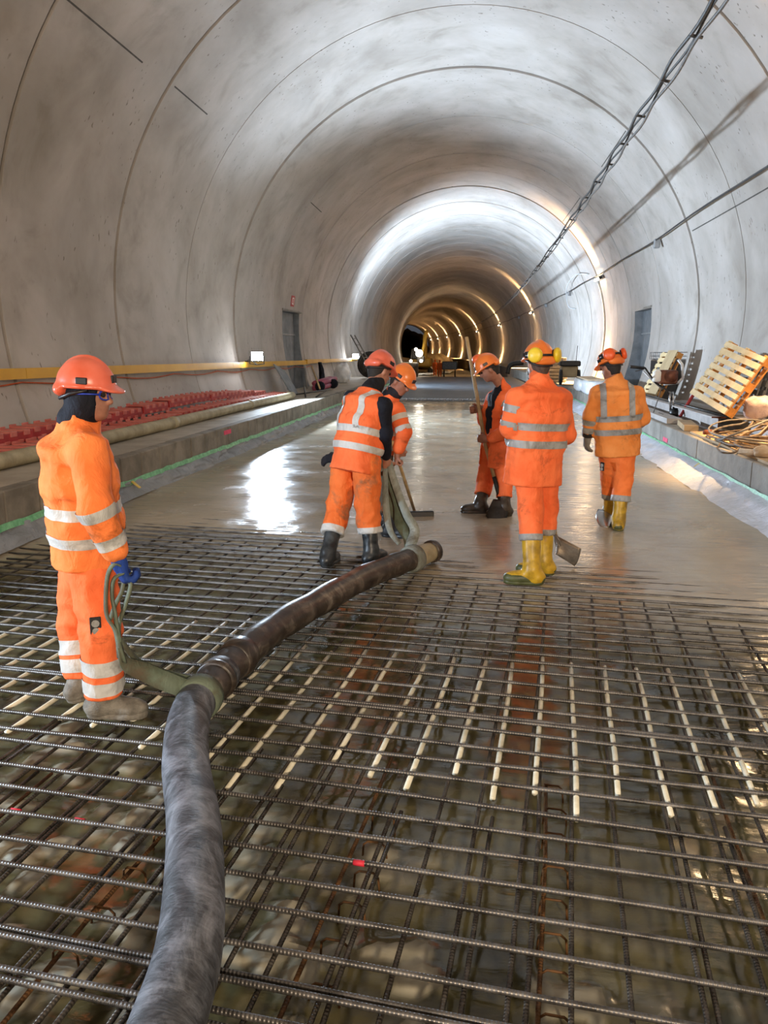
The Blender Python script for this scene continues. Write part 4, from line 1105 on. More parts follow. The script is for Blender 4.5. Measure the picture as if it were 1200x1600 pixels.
            q = np.stack([cell(1, 1), cell(0, 1), cell(0, 0), cell(1, 0)], 1)
            fl = neg[tuple(E.T)]; q[~fl] = q[~fl][:, ::-1]; faces.append(q)
        Q = np.concatenate(faces); Q = Q[(Q >= 0).all(1)]
        ids = s.ID[tuple(np.clip(np.round((V - s.lo) / s.h).astype(int), 0, n - 1).T)]
        return V, Q, ids
def mesh_np(name, V, Q, mat, parent):
    base = np.array(world_origin(parent)) if parent is not None else np.zeros(3)
    me = bpy.data.meshes.new(name); me.vertices.add(len(V)); me.vertices.foreach_set('co', (V - base).astype(np.float32).ravel())
    me.loops.add(Q.size); me.loops.foreach_set('vertex_index', Q.astype(np.int32).ravel())
    me.polygons.add(len(Q)); me.polygons.foreach_set('loop_start', np.arange(0, Q.size, 4, dtype=np.int32))
    me.polygons.foreach_set('loop_total', np.full(len(Q), 4, np.int32)); me.update(calc_edges=True); me.validate()
    me.polygons.foreach_set('use_smooth', [True] * len(me.polygons))
    me.materials.append(MATS[mat]); o = bpy.data.objects.new(name, me); COL.objects.link(o); o.parent = parent
    return o
def vnormals(V, Q):
    n = np.cross(V[Q[:, 2]] - V[Q[:, 0]], V[Q[:, 3]] - V[Q[:, 1]]); N = np.zeros_like(V)
    for k in range(4): np.add.at(N, Q[:, k], n)
    return N / (np.linalg.norm(N, axis=1, keepdims=True) + 1e-12)
def band(name, V, Q, ids, limbs, planes, mat, parent, offs=0.004):
    """reflective tape: the part of a garment between the given planes, lifted off the cloth; planes: (point, normal) keep the -n side"""
    N = vnormals(V, Q); ok = np.isin(ids, limbs)[Q].sum(1) >= 3
    P = V + N * offs
    for p, nn in planes:
        nn = nrm_(nn); ok &= ((P[Q] - np.asarray(p)) @ nn).min(1) < 0
    q = Q[ok]
    if len(q) == 0: return None
    u, inv = np.unique(q, return_inverse=True); inv = inv.reshape(q.shape)
    bm = bmesh.new(); vs = [bm.verts.new(P[i]) for i in u]
    for f in inv:
        try: bm.faces.new([vs[i] for i in f])
        except ValueError: pass
    for p, nn in planes:
        bmesh.ops.bisect_plane(bm, geom=list(bm.verts) + list(bm.edges) + list(bm.faces), plane_co=Vector(p), plane_no=Vector(nrm_(nn)), clear_outer=True)
    if not bm.faces: bm.free(); return None
    base = world_origin(parent)
    for v in bm.verts: v.co -= base
    me = bpy.data.meshes.new(name); bm.to_mesh(me); bm.free()
    me.polygons.foreach_set('use_smooth', [True] * len(me.polygons)); me.materials.append(MATS[mat])
    o = bpy.data.objects.new(name, me); COL.objects.link(o); o.parent = parent; return o

ID_T, ID_UR, ID_FR, ID_UL, ID_FL, ID_LR, ID_SR, ID_LL, ID_SL = range(1, 10)
def hand(f, wrist, d, palm, thumb, curl=0.9, grow=0.0, k=0.008):
    """five-fingered hand: d points along the hand, palm is the palm's facing, thumb the thumb side"""
    d = nrm_(d); palm = nrm_(palm - d * (palm @ d)); w = np.cross(d, palm); 
    if w @ thumb < 0: w = -w
    c = wrist + d * 0.05
    f.ell(c, [d, w, palm], [0.058 + grow, 0.045 + grow, 0.020 + grow], 0.02)
    f.cone(wrist - d * 0.03, 0.028 + grow, wrist + d * 0.02, 0.030 + grow, 0.02)
    for q, (o, L) in enumerate(((0.031, 0.92), (0.011, 1.0), (-0.010, 0.95), (-0.030, 0.76))):
        p = wrist + d * 0.088 + w * o; a = 0.25; r = 0.0098 + grow
        f.cone(wrist + d * 0.05 + w * o * 0.9, r, p, r, k)
        for m, ln in enumerate((0.043, 0.028, 0.022)):
            a += curl * (0.75, 0.95, 0.6)[m]; dd = d * math.cos(a) + palm * math.sin(a); e = p + dd * ln * L
            f.cone(p, r, e, r * 0.92, k if m else 0.006); p = e; r *= 0.95
    p = wrist + d * 0.028 + w * 0.034; td = nrm_(d * 0.55 + w * 0.65 + palm * 0.45)
    f.cone(wrist + d * 0.02 + w * 0.015, 0.016 + grow, p, 0.0135 + grow, k)
    e = p + td * 0.036; f.cone(p, 0.0125 + grow, e, 0.0115 + grow, k)
    td2 = nrm_(d * 0.75 + palm * 0.75 * min(1, curl + 0.3) + w * 0.05); f.cone(e, 0.0115 + grow, e + td2 * 0.028, 0.0098 + grow, k)

def worker(S):
    J = {k: np.asarray(v, float) for k, v in S['J'].items()}
    T = S.get('tape', 'reflective')
    up = nrm_(J['neck'] - J['pelvis']); lat = nrm_(J['shR'] - J['shL']); lat = nrm_(lat - up * (lat @ up)); fwd = np.cross(up, lat)
    hf = nrm_(S['look']); hu = np.array(S.get('hup', (0, 0, 1)), float); hu = nrm_(hu - hf * (hu @ hf)); hl = np.cross(hf, hu); H = J['head']
    base = (J['heelR'] + J['heelL']) / 2; base[2] = min(J['heelR'][2], J['heelL'][2])
    root = empty('person', base, S['label'], 'person')
    bulk = S.get('bulk', 1.0)
    allp = np.stack(list(J.values())); lo, hi = allp.min(0) - 0.36, allp.max(0) + 0.36
    lo[2] = base[2] - 0.03
    feet = {}
    for s in 'RL':
        td = nrm_(np.array([*S['toe' + s], 0.0])); heel = J['heel' + s]; feet[s] = (heel, td, heel + td * 0.085 + np.array([0, 0, 0.095]))
    # ---- body: one continuous mesh (head, neck, trunk, limbs, hands)
    f = Field(lo, hi, 0.0085)
    f.ell(H + hu * 0.018 - hf * 0.008, [hl, hf, hu], [0.074, 0.094, 0.098], 0.03)
    f.ell(H + hf * 0.030 - hu * 0.055, [hl, hf, hu], [0.055, 0.062, 0.062], 0.03)
    f.ell(H + hf * 0.062 - hu * 0.092, [hl, hf, hu], [0.028, 0.022, 0.020], 0.025)
    f.cone(H + hf * 0.083 + hu * 0.005, 0.010, H + hf * 0.104 - hu * 0.028, 0.014, 0.014)
    f.ell(H + hf * 0.083 - hu * 0.058, [hl, hf, hu], [0.026, 0.010, 0.010], 0.012)
    f.ell(H + hf * 0.080 + hu * 0.022, [hl, hf, hu], [0.052, 0.014, 0.010], 0.015)
    for s in (() if S.get('hood') else (-1, 1)): f.ell(H + hl * 0.075 * s - hf * 0.008 - hu * 0.012, [hl, hf, hu], [0.012, 0.020, 0.032], 0.008)
    f.cone(H - hu * 0.05 - hf * 0.02, 0.056, J['neck'], 0.062, 0.04)
    f.loft([(J['pelvis'] - up * .02, .13, .085), (J['pelvis'] + up * .18, .125, .08), (J['pelvis'] + up * .36, .145, .09), (J['neck'] - up * .05, .09, .06)], lat, 0.04)
    for s, sg in (('R', 1), ('L', -1)):
        sh, el, wr = J['sh' + s], J['el' + s], J['wr' + s]
        f.cone(J['neck'] - up * .08, .05, sh, .05, .04); f.cone(sh, .046, el, .036, .03); f.cone(el, .036, wr, .026, .03)
        f.cone(J['hip' + s], .075, J['knee' + s], .052, .04); f.cone(J['knee' + s], .050, feet[s][2], .035, .03)
        f.cone(feet[s][2], .03, feet[s][0] + feet[s][1] * .2 + np.array([0, 0, .04]), .022, .03)
        hd = S['hand' + s]; hand(f, wr + nrm_(hd[0]) * 0.02, np.array(hd[0], float), np.array(hd[1], float), np.array(hd[2], float), hd[3])
    V, Q, ids = f.mesh(); body = mesh_np('body', V, Q, 'skin', root)
    # eyes
    for s in (-1, 1):
        c = H + hl * 0.032 * s + hf * 0.082 + hu * 0.004
        MB().lathe([(0.001, -0.012), (0.010, -0.006), (0.012, 0), (0.010, 0.006), (0.001, 0.012)], c, hl, 10).build('eye', 'hair', root, True)
    # ---- head wear
    if S.get('hood'):
        f = Field(H - .22, H + .20, 0.007)
        f.ell(H + hu * 0.012 - hf * 0.012, [hl, hf, hu], [0.086, 0.100, 0.105], 0.02)
        f.cone(H - hu * 0.06 - hf * 0.01, 0.078, J['neck'] + up * 0.02, 0.085, 0.03)
        c = H + hf * 0.11 - hu * 0.015
        f.carve(lambda X, Y, Z: np.sqrt((((X - c[0]) * hl[0] + (Y - c[1]) * hl[1] + (Z - c[2]) * hl[2]) / 1.0) ** 2 + ((X - c[0]) * hf[0] + (Y - c[1]) * hf[1] + (Z - c[2]) * hf[2]) ** 2 + (((X - c[0]) * hu[0] + (Y - c[1]) * hu[1] + (Z - c[2]) * hu[2]) / 1.0) ** 2) - 0.075)
        V, Q, ids = f.mesh(); mesh_np('hood', V, Q, 'navy', root)
        g = MB()
        for s in (-1, 1):
            cc = [H + hl * (0.036 + 0.030 * math.cos(a)) * s + hf * (0.105 - 0.02 * abs(math.cos(a) + .4)) + hu * (0.004 + 0.022 * math.sin(a)) for a in np.linspace(0, 2 * math.pi, 13)]
            g.tube(cc, 0.004, 5, False)
            g.tube([H + hl * 0.066 * s + hf * 0.085 + hu * 0.008, H + hl * 0.088 * s + hf * 0.03 + hu * 0.008, H + hl * 0.088 * s - hf * 0.04 + hu * 0.006], 0.004, 5)
        g.build('safety_glasses', 'blue_plastic', root, True)
    else:
        f = Field(H - .2, H + .2, 0.007)
        f.ell(H + hu * 0.016 - hf * 0.012, [hl, hf, hu], [0.080, 0.098, 0.104], 0.0)
        f.cone(H - hu * 0.03 - hf * 0.055, 0.055, H - hu * 0.085 - hf * 0.045, 0.045, 0.03)
        f.cut(H + hf * 0.012, hf * 1.0 - hu * 0.35); f.cut(H - hu * 0.095, -hu)
        V, Q, ids = f.mesh(); mesh_np('hair', V, Q, S.get('hair', 'hair'), root)
    if S.get('scarf'):
        f = Field(J['neck'] - .2, J['neck'] + .2, 0.008)
        a = J['neck'] + up * 0.01; b = H - hu * 0.085 + hf * 0.01
        f.cone(a, 0.083, a + (b - a) * 0.75, 0.074, 0.02); f.wrinkle(0.005, 22, 3)
        f.cut(a - up * .06, -up)
        V, Q, ids = f.mesh(); mesh_np('neck_scarf', V, Q, S['scarf'], root)
    # helmet
    f = Field(H - .26, H + .28, 0.0068)
    hc = H + hu * 0.045 - hf * 0.006
    f.ell(hc, [hl, hf, hu], [0.108, 0.131, 0.122], 0.0); 
    f.ell(hc + hu * 0.02, [hl, hf, hu], [0.020, 0.118, 0.114], 0.015)
    cutp = hc - hu * 0.012; f.cut(cutp, -hu)
    f.ell(hc - hu * 0.008, [hl, hf, hu], [0.114, 0.137, 0.013], 0.012)
    pk = nrm_(hf - hu * 0.22); pu = np.cross(hl, pk)
    f.ell(hc + hf * 0.122 - hu * 0.018, [hl, pk, pu], [0.080, 0.052, 0.011], 0.02)
    f.ell(hc - hf * 0.095 - hu * 0.026, [hl, hf, hu], [0.098, 0.042, 0.036], 0.015)
    V, Q, ids = f.mesh(); hel = mesh_np('helmet', V, Q, S.get('helmet', 'helmet_orange'), root)
    MB().tube([hc + hl * 0.088 * s + hf * fo - hu * hh for s, fo, hh in ((-1, .04, .02), (-1, -.04, .04), (-.6, -.10, .065), (0, -.118, .068), (.6, -.10, .065), (1, -.04, .04), (1, .04, .02))], 0.009, 6).build('head_band', 'black_plastic', hel, True)
    MB().box(hc + hf * 0.126 + hu * 0.03, (0.05, 0.012, 0.035), Matrix((hl, hf, hu)).transposed(), 0.003).build('badge', 'black_plastic', hel)
    for s in (-1, 1): MB().box(hc + hl * 0.104 * s + hf * 0.02 + hu * 0.02, (0.014, 0.05, 0.03), Matrix((hl, hf, hu)).transposed(), 0.003).build('slot', 'black_plastic', hel)
    if S.get('muffs'):
        mm, uo = S['muffs']
        for s in (-1, 1):
            ax = nrm_(hl * .72 * s - hf * .69); c = hc + hl * .082 * s - hf * .098 + hu * uo + ax * .020
            MB().lathe([(0.020, -0.026), (0.050, -0.024), (0.057, -0.008), (0.054, 0.008), (0.040, 0.020), (0.005, 0.024)], c, ax, 18).build('ear_muff', mm, hel, True)
            MB().lathe([(0.03, -0.038), (0.043, -0.036), (0.046, -0.026), (0.042, -0.022)], c, ax, 18).build('muff_cushion', 'black_plastic', hel, True)
            MB().box(hc + hl * .113 * s - hf * .02 + hu * (uo + .005), (.012, .05, .05), Matrix((hl, hf, hu)).transposed(), .004).build('muff_bracket', 'black_plastic', hel)
        MB().tube([hc + hl * x + hf * y_ + hu * uo for x, y_ in ((-.113, -.01), (-.108, -.06), (-.07, -.115), (0, -.139), (.07, -.115), (.108, -.06), (.113, -.01))], 0.010, 6).build('muff_band', 'black_plastic', hel, True)
    if S.get('topmuff'):
        c = hc + hf * S['topmuff'][0] + hu * S['topmuff'][1] + hl * S['topmuff'][2]
        MB().lathe([(0.02, -0.03), (0.050, -0.028), (0.056, -0.008), (0.050, 0.015), (0.02, 0.028), (0.004, 0.03)], c, nrm_(hl * S['topmuff'][3] + hu), 18).build('ear_muff', 'muff_orange', hel, True)
        MB().tube([c, c + hl * -S['topmuff'][3] * .08 + hu * .03, c + hl * -S['topmuff'][3] * .17], 0.009, 6).build('muff_band', 'black_plastic', hel, True)
        MB().lathe([(0.02, -0.03), (0.050, -0.028), (0.056, -0.008), (0.050, 0.015), (0.02, 0.028), (0.004, 0.03)], c - hl * S['topmuff'][3] * .19 - hu * .01, nrm_(-hl * S['topmuff'][3] + hu * .6), 18).build('ear_muff', 'muff_orange', hel, True)
    # ---- upper garment(s)
    def upper(name, mat, sleeves, grow, hem, wr_amp, seed, collar=True, cutneck=False):
        f = Field(lo, hi, 0.011)
        P = J['pelvis']; n_ = J['neck']; L = np.linalg.norm(n_ - P); g = grow; bl = bulk
        nodes = [(P + up * hem, .205 * bl + g, .155 * bl + g), (P + up * .08, .198 * bl + g, .150 * bl + g), (P + up * (L * .52) - fwd * .012, .205 * bl + g, .150 * bl + g), (P + up * (L * .80) - fwd * .018, .195 * bl + g, .135 * bl + g), (n_ - up * .025, .095 + g, .075 + g)]
        f.loft(nodes, lat, 0.05, ID_T)
        for s, iu, if_ in (('R', ID_UR, ID_FR), ('L', ID_UL, ID_FL)):
            sh, el, wr = J['sh' + s], J['el' + s], J['wr' + s]
            
            shi = sh - up * .012 if sleeves else n_ - up * .05 + (sh - n_) * .74
            f.cone(n_ - up * .050, .062 + g, shi, .072 + g, .05, ID_T)
            if sleeves:
                f.cone(sh - up * .015, .078 + g, el, .069 + g, .035, iu)
                f.cone(el, .070 + g, wr - nrm_(wr - el) * .035, .056 + g, .03, if_)
        if collar:
            nd = nrm_(H - hu * .06 - n_); f.cone(n_ - up * .03, .082 + g, n_ + nd * .075, .076 + g, .03, ID_T)
        f.wrinkle(wr_amp, 9.0, seed, (1, 1, 0.7)); f.wrinkle(wr_amp * .5, 19.0, seed + 1, (1, 1, 1.3))
        f.cut(P + up * hem, -up)
        if collar:
            f2 = n_ + nd * .078
            X = f.pts(np.zeros(3, int), f.n); near = ((X[0] - n_[0]) ** 2 + (X[1] - n_[1]) ** 2 + (X[2] - n_[2]) ** 2) < .18 ** 2
            pl = ((X[0] - f2[0]) * nd[0] + (X[1] - f2[1]) * nd[1] + (X[2] - f2[2]) * nd[2]).astype(np.float32)
            f.F = np.where(near, np.maximum(f.F, pl), f.F)
        return f
    if S.get('vest'):
        f = upper('shirt', 'navy', True, -.012, -.02, .006, 2); V, Q, ids = f.mesh(); mesh_np('shirt', V, Q, S['vest'], root)
        f = upper('vest', S['jacket'], False, .012, S.get('hem', -.13), .008, S.get('seed', 1), False)
    else:
        f = upper('jacket', S['jacket'], True, .0, S.get('hem', -.13), .008, S.get('seed', 1), True)
    if S.get('open_front'):
        # jacket hanging open: a wedge is missing at the chest
        c0 = J['pelvis'] + up * .1 + fwd * .20; c1 = J['neck'] + fwd * .13
        f.carve(lambda X, Y, Z: np.maximum(np.abs((X - c0[0]) * lat[0] + (Y - c0[1]) * lat[1] + (Z - c0[2]) * lat[2]) - 0.10, -((X - c0[0]) * fwd[0] + (Y - c0[1]) * fwd[1] + (Z - c0[2]) * fwd[2] + 0.155)))
    V, Q, ids = f.mesh(); jk = mesh_np('vest' if S.get('vest') else 'jacket', V, Q, S['jacket'], root)
    if S.get('open_front'):
        g = Field(lo, hi, 0.011); P = J['pelvis']; L = np.linalg.norm(J['neck'] - P)
        g.loft([(P, .165, .125), (P + up * L * .5, .165, .122), (P + up * L * .8, .16, .115), (J['neck'], .075, .07)], lat, .05, 1)
        g.wrinkle(.006, 9, 4); V2, Q2, _ = g.mesh(); mesh_np('shirt', V2, Q2, 'navy', root)
    for (t, w) in S.get('torso_tape', ()):
        p = J['pelvis'] + up * t
        band('reflective_tape', V, Q, ids, [ID_T], [(p + up * w, up), (p - up * w, -up)], T, jk)
    for (s_, side, t0) in S.get('brace', ()):
        p = J['pelvis'] + lat * side
        band('reflective_tape', V, Q, ids, [ID_T], [(p + lat * .028, lat), (p - lat * .028, -lat), (J['pelvis'] + up * t0, -up), (J['pelvis'] + up * (np.linalg.norm(J['neck'] - J['pelvis']) - .0), up), (J['pelvis'] - fwd * .0, fwd * s_)], T, jk)
    for (limb, a, b, t, w) in S.get('arm_tape', ()):
        A, B = J[a], J[b]; ax = nrm_(B - A); p = A + (B - A) * t
        band('reflective_tape', V, Q, ids, [limb], [(p + ax * w, ax), (p - ax * w, -ax)], T, jk)
    # ---- trousers
    f = Field(lo, hi, 0.011); P = J['pelvis']
    f.loft([(P + up * .12, .160, .118), (P - up * .02, .172, .128)], lat, .05, ID_T)
    cuff = {}
    for s, il, is_ in (('R', ID_LR, ID_SR), ('L', ID_LL, ID_SL)):
        hip, kn, an = J['hip' + s], J['knee' + s], feet[s][2]; tw = S.get('leg', 1.0)
        f.cone(hip, .108 * tw, kn, .088 * tw, .05, il); e = kn + (an - kn) * S.get('cuff', .95); cuff[s] = (e, nrm_(an - kn), kn)
        f.cone(kn, .088 * tw, e + nrm_(an - kn) * .06, .082 * tw * S.get('flare', 1), .03, is_)
    f.wrinkle(S.get('tw_amp', .010), 8.0, S.get('seed', 1) + 1, (1, 1, 1.1)); f.wrinkle(.005, 17.0, S.get('seed', 1) + 2, (1, 1, 1.4))
    for s in 'RL':
        e, ax, kn = cuff[s]; X = f.pts(np.zeros(3, int), f.n)
        pl = ((X[0] - e[0]) * ax[0] + (X[1] - e[1]) * ax[1] + (X[2] - e[2]) * ax[2]).astype(np.float32)
        near = ((X[0] - e[0]) ** 2 + (X[1] - e[1]) ** 2 + (X[2] - e[2]) ** 2) < .16 ** 2
        o_ = cuff['L' if s == 'R' else 'R'][0]
        near &= ((X[0] - e[0]) ** 2 + (X[1] - e[1]) ** 2 + (X[2] - e[2]) ** 2) < ((X[0] - o_[0]) ** 2 + (X[1] - o_[1]) ** 2 + (X[2] - o_[2]) ** 2)
        f.F = np.where(near, np.maximum(f.F, pl), f.F)
    V, Q, ids = f.mesh(); tr = mesh_np('trousers', V, Q, S['trousers'], root)
    for (s, t, w) in S.get('leg_tape', ()):
        e, ax, kn = cuff[s]; p = kn + (e - kn) * t
        band('reflective_tape', V, Q, ids, [ID_SR if s == 'R' else ID_SL, ID_LR if s == 'R' else ID_LL], [(p + ax * w, ax), (p - ax * w, -ax)], T, tr)
    if S.get('patch'):
        pp, pn, pm = S['patch']; pp = Vector(pp); q = Vector(pn).normalized().to_track_quat('Y', 'Z').to_matrix()
        MB().box(pp, (.05, .008, .085), q, .003).build('pocket_badge', 'black_plastic', tr)
        MB().lathe([(.016, 0), (.018, .004), (.002, .006)], pp + q @ Vector((0, .003, .012)), q @ Vector((0, 1, 0)), 10).build('badge_disc', 'reflective_grey', tr)
        MB().lathe([(.014, 0), (.016, .004), (.002, .006)], pp + q @ Vector((0, .003, -.024)), q @ Vector((0, 1, 0)), 10).build('badge_disc', 'reflective_grey', tr)
    # ---- boots or shoes
    for s in 'RL':
        heel, td, an = feet[s]; kn = J['knee' + s]; w_ = np.cross(td, [0, 0, 1.0])
        f = Field(np.minimum(heel, heel + td * .31) - .16, np.maximum(heel, heel + td * .31) + np.array([.16, .16, S.get('shaft', .36) + .1]), 0.009)
        top = an + (kn - an) * min(.95, S.get('shaft', .36) / np.linalg.norm(kn - an))
        rs = S.get('bootr', 1.0)
        f.cone(an, .056 * rs, top, .068 * rs, .03)
        f.cone(an - td * .03 - np.array([0, 0, .03]), .052 * rs, an + np.array([0, 0, .02]), .056 * rs, .03)
        f.ell(heel + td * .135 + np.array([0, 0, .052]), [td, w_, [0, 0, 1]], [.142, .047 * rs, .050], .035)
        f.ell(heel + td * .215 + np.array([0, 0, .046]), [td, w_, [0, 0, 1]], [.078, .049 * rs, .040], .03)
        f.ell(heel + td * .04 + np.array([0, 0, .05]), [td, w_, [0, 0, 1]], [.048, .042 * rs, .05], .03)
        f.wrinkle(.003, 16, 2)
        f.cut(top, nrm_(top - an)); f.cut(heel + np.array([0, 0, .012]), (0, 0, -1))
        V, Q, ids = f.mesh(); bt = mesh_np('boot', V, Q, S['boot'], root)
        sf = Field(np.minimum(heel, heel + td * .31) - .1, np.maximum(heel, heel + td * .31) + .12, 0.009)
        hs = S.get('sole_h', .035)
        for (x0, r0, x1, r1) in ((.045, .047, .12, .044), (.12, .044, .20, .053), (.20, .053, .245, .047)):
            sf.cone(heel + td * x0 + np.array([0, 0, hs * .5]), r0 * rs, heel + td * x1 + np.array([0, 0, hs * .5]), r1 * rs, .01)
        sf.cut(heel + np.array([0, 0, hs]), (0, 0, 1)); sf.cut(heel + np.array([0, 0, 0.0]), (0, 0, -1))
        V, Q, ids = sf.mesh(); mesh_np('sole', V, Q, S.get('sole', 'boot_black'), bt)
        if S.get('galosh'):
            g = Field(np.minimum(heel, heel + td * .31) - .12, np.maximum(heel, heel + td * .31) + .16, 0.009); gm = .006
            g.ell(heel + td * .135 + np.array([0, 0, .050]), [td, w_, [0, 0, 1]], [.142 + gm, .047 * rs + gm, .05 + gm], .035)
            g.ell(heel + td * .215 + np.array([0, 0, .044]), [td, w_, [0, 0, 1]], [.078 + gm, .049 * rs + gm, .04 + gm], .03)
            g.ell(heel + td * .04 + np.array([0, 0, .05]), [td, w_, [0, 0, 1]], [.048 + gm, .042 * rs + gm, .05 + gm], .03)
            g.cut(heel + np.array([0, 0, .078]), (0, 0, 1)); g.cut(heel + np.array([0, 0, .02]), (0, 0, -1))
            V, Q, ids = g.mesh(); mesh_np('rubber_foxing', V, Q, S.get('sole'), bt)
    # ---- gloves
    for s in 'RL':
        gm = S.get('glove' + s)
        if gm:
            wr = J['wr' + s]; hd = S['hand' + s]; f = Field(wr - .25, wr + .25, 0.0075)
            hand(f, wr + nrm_(hd[0]) * .02, np.array(hd[0], float), np.array(hd[1], float), np.array(hd[2], float), hd[3], .0045)
            V, Q, ids = f.mesh(); mesh_np('glove', V, Q, gm, root)
        cm = S.get('cuff' + s)
        if cm:
            wr, el = J['wr' + s], J['el' + s]; ax = nrm_(wr - el)
            MB().lathe([(.045, -.05), (.060, -.045), (.062, .0), (.055, .03), (.035, .034)], wr - ax * .01, ax, 16).build('cuff', cm, root, True)
    return root

GZ = 0.012
def G(px, py, z=GZ): return gnd(px, py, z)
W1 = worker(dict(label='worker in orange suit and red helmet holding a strap in a blue glove', seed=3, bulk=1.07,
    J=dict(head=at(137, 616, 3.36), neck=at(120, 664, 3.37), pelvis=at(137, 838, 3.40), shR=at(138, 702, 3.17), shL=at(134, 698, 3.55),
           elR=at(150, 795, 3.06), wrR=at(183, 868, 3.12), elL=at(150, 790, 3.66), wrL=at(158, 828, 3.56),
           hipR=at(142, 874, 3.32), hipL=at(131, 870, 3.49), kneeR=at(158, 985, 3.27), kneeL=at(122, 975, 3.52),
           heelR=G(138, 1119), heelL=G(108, 1100)),
    look=(1, .12, -.06), hup=(.05, 0, 1), toeR=(1, .12), toeL=(.45, 1), hood=True, helmet='helmet_red', jacket='orange', trousers='orange_red',
    hem=-.115, torso_tape=((.16, .026), (.025, .026)), arm_tape=((ID_FR, 'elR', 'wrR', .06, .026), (ID_FR, 'elR', 'wrR', .66, .026)),
    leg_tape=(('R', .50, .036), ('R', .82, .034), ('L', .40, .036), ('L', .74, .034)), cuff=.93, leg=1.0, tw_amp=.013,
    boot='shoe_grey', sole='shoe_grey', shaft=.13, bootr=1.05, patch=(at(150, 966, 3.28) + np.array([.050, -.098, 0]), (.45, -.9, 0), 0),
    handR=((.25, .0, -1), (.6, .5, 0), (.5, .7, 0), 1.15), handL=((.6, 0, -.8), (0, -1, 0), (1, 0, 0), .6), gloveR='glove_blue', gloveL='glove_blue'))
W2 = worker(dict(label='worker in an orange vest over dark sleeves, back turned, bending over the hose', seed=5, bulk=1.0, vest='navy',
    J=dict(head=at(594, 579, 6.52), neck=at(579, 612, 6.42), pelvis=at(557, 712, 6.30), shR=at(600, 632, 6.24), shL=at(550, 621, 6.58),
           elR=at(601, 678, 6.26), wrR=at(603, 716, 6.42), elL=at(548, 668, 6.86), wrL=at(530, 713, 6.74),
           hipR=at(573, 725, 6.24), hipL=at(541, 722, 6.40), kneeR=at(574, 786, 6.27), kneeL=at(530, 786, 6.36),
           heelR=G(571, 884), heelL=G(507, 888)),
    look=(.62, .70, -.45), hup=(.2, .3, 1), toeR=(.45, .9), toeL=(.15, 1), hair='hair', helmet='helmet_red', jacket='orange_red', trousers='orange_muddy',
    hem=-.14, torso_tape=((.20, .028), (.06, .028)), brace=((1, .13, .20), (1, -.13, .20)), leg_tape=(('R', .93, .032), ('L', .93, .032)), cuff=.60, leg=1.12, flare=1.0, tw_amp=.014,
    boot='boot_black', sole='boot_black', shaft=.34, bootr=1.05, scarf='dark_cloth',
    handR=((.25, .15, -1), (-.3, .9, 0), (.9, .2, 0), 1.1), handL=((-1, -.1, -.2), (0, .6, -.6), (0, .5, 1), .4), gloveL='dark_cloth'))
W3 = worker(dict(label='worker in an orange helmet with head bowed, half hidden behind the vested man', seed=7, bulk=.98,
    J=dict(head=at(627, 596, 7.35), neck=at(609, 622, 7.42), pelvis=at(590, 702, 7.45), shR=at(621, 640, 7.22), shL=at(604, 634, 7.60),
           elR=at(632, 676, 7.16), wrR=at(622, 706, 7.18), elL=at(618, 685, 7.62), wrL=at(622, 694, 7.36),
           hipR=at(594, 712, 7.36), hipL=at(588, 710, 7.56), kneeR=at(606, 765, 7.32), kneeL=at(595, 762, 7.60),
           heelR=G(597, 838), heelL=G(590, 822)),
    look=(.75, -.42, -.55), hup=(.35, -.1, 1), toeR=(1, -.15), toeL=(1, .2), helmet='helmet_orange', jacket='orange_red', trousers='trousers_muddy', hem=-.10, scarf='dark_cloth',
    torso_tape=((.22, .026), (.08, .026)), arm_tape=((ID_UR, 'shR', 'elR', .35, .026), (ID_UR, 'shR', 'elR', .85, .026)), cuff=.6, boot='boot_black', sole='boot_black', shaft=.34, bootr=1.05,
    handR=((-.2, .1, -1), (.8, .3, 0), (.3, -.6, 0), 1.3), handL=((.2, -.3, -1), (.6, -.6, 0), (.4, .3, .3), 1.3)))
W4 = worker(dict(label='worker in an open orange jacket and dark shirt, leaning on a long-handled shovel', seed=9, bulk=1.0, open_front=True,
    J=dict(head=at(763, 577, 8.46), neck=at(785, 604, 8.52), pelvis=at(777, 690, 8.52), shR=at(772, 622, 8.70), shL=at(797, 626, 8.34),
           elR=at(756, 655, 8.74), wrR=at(752, 638, 8.58), elL=at(793, 672, 8.22), wrL=at(764, 686, 8.30),
           hipR=at(768, 700, 8.62), hipL=at(785, 702, 8.42), kneeR=at(759, 748, 8.60), kneeL=at(787, 752, 8.40),
           heelR=G(762, 802), heelL=G(799, 806)),
    look=(-.85, -.12, -.50), hup=(-.4, 0, 1), toeR=(-1, -.05), toeL=(-.9, -.4), helmet='helmet_orange', topmuff=(.05, .118, .03, -.5), jacket='orange_red', trousers='orange_red', hem=-.27,
    tape='reflective_grey', arm_tape=((ID_UL, 'shL', 'elL', .15, .03), (ID_UL, 'shL', 'elL', .62, .035)), cuff=.62, boot='boot_brown', sole='boot_brown', shaft=.34, bootr=1.1,
    handR=((-.9, -.1, -.15), (.2, -.9, 0), (0, 0, 1), 1.3), handL=((-1, .1, 0), (0, .9, 0), (0, 0, 1), 1.3)))
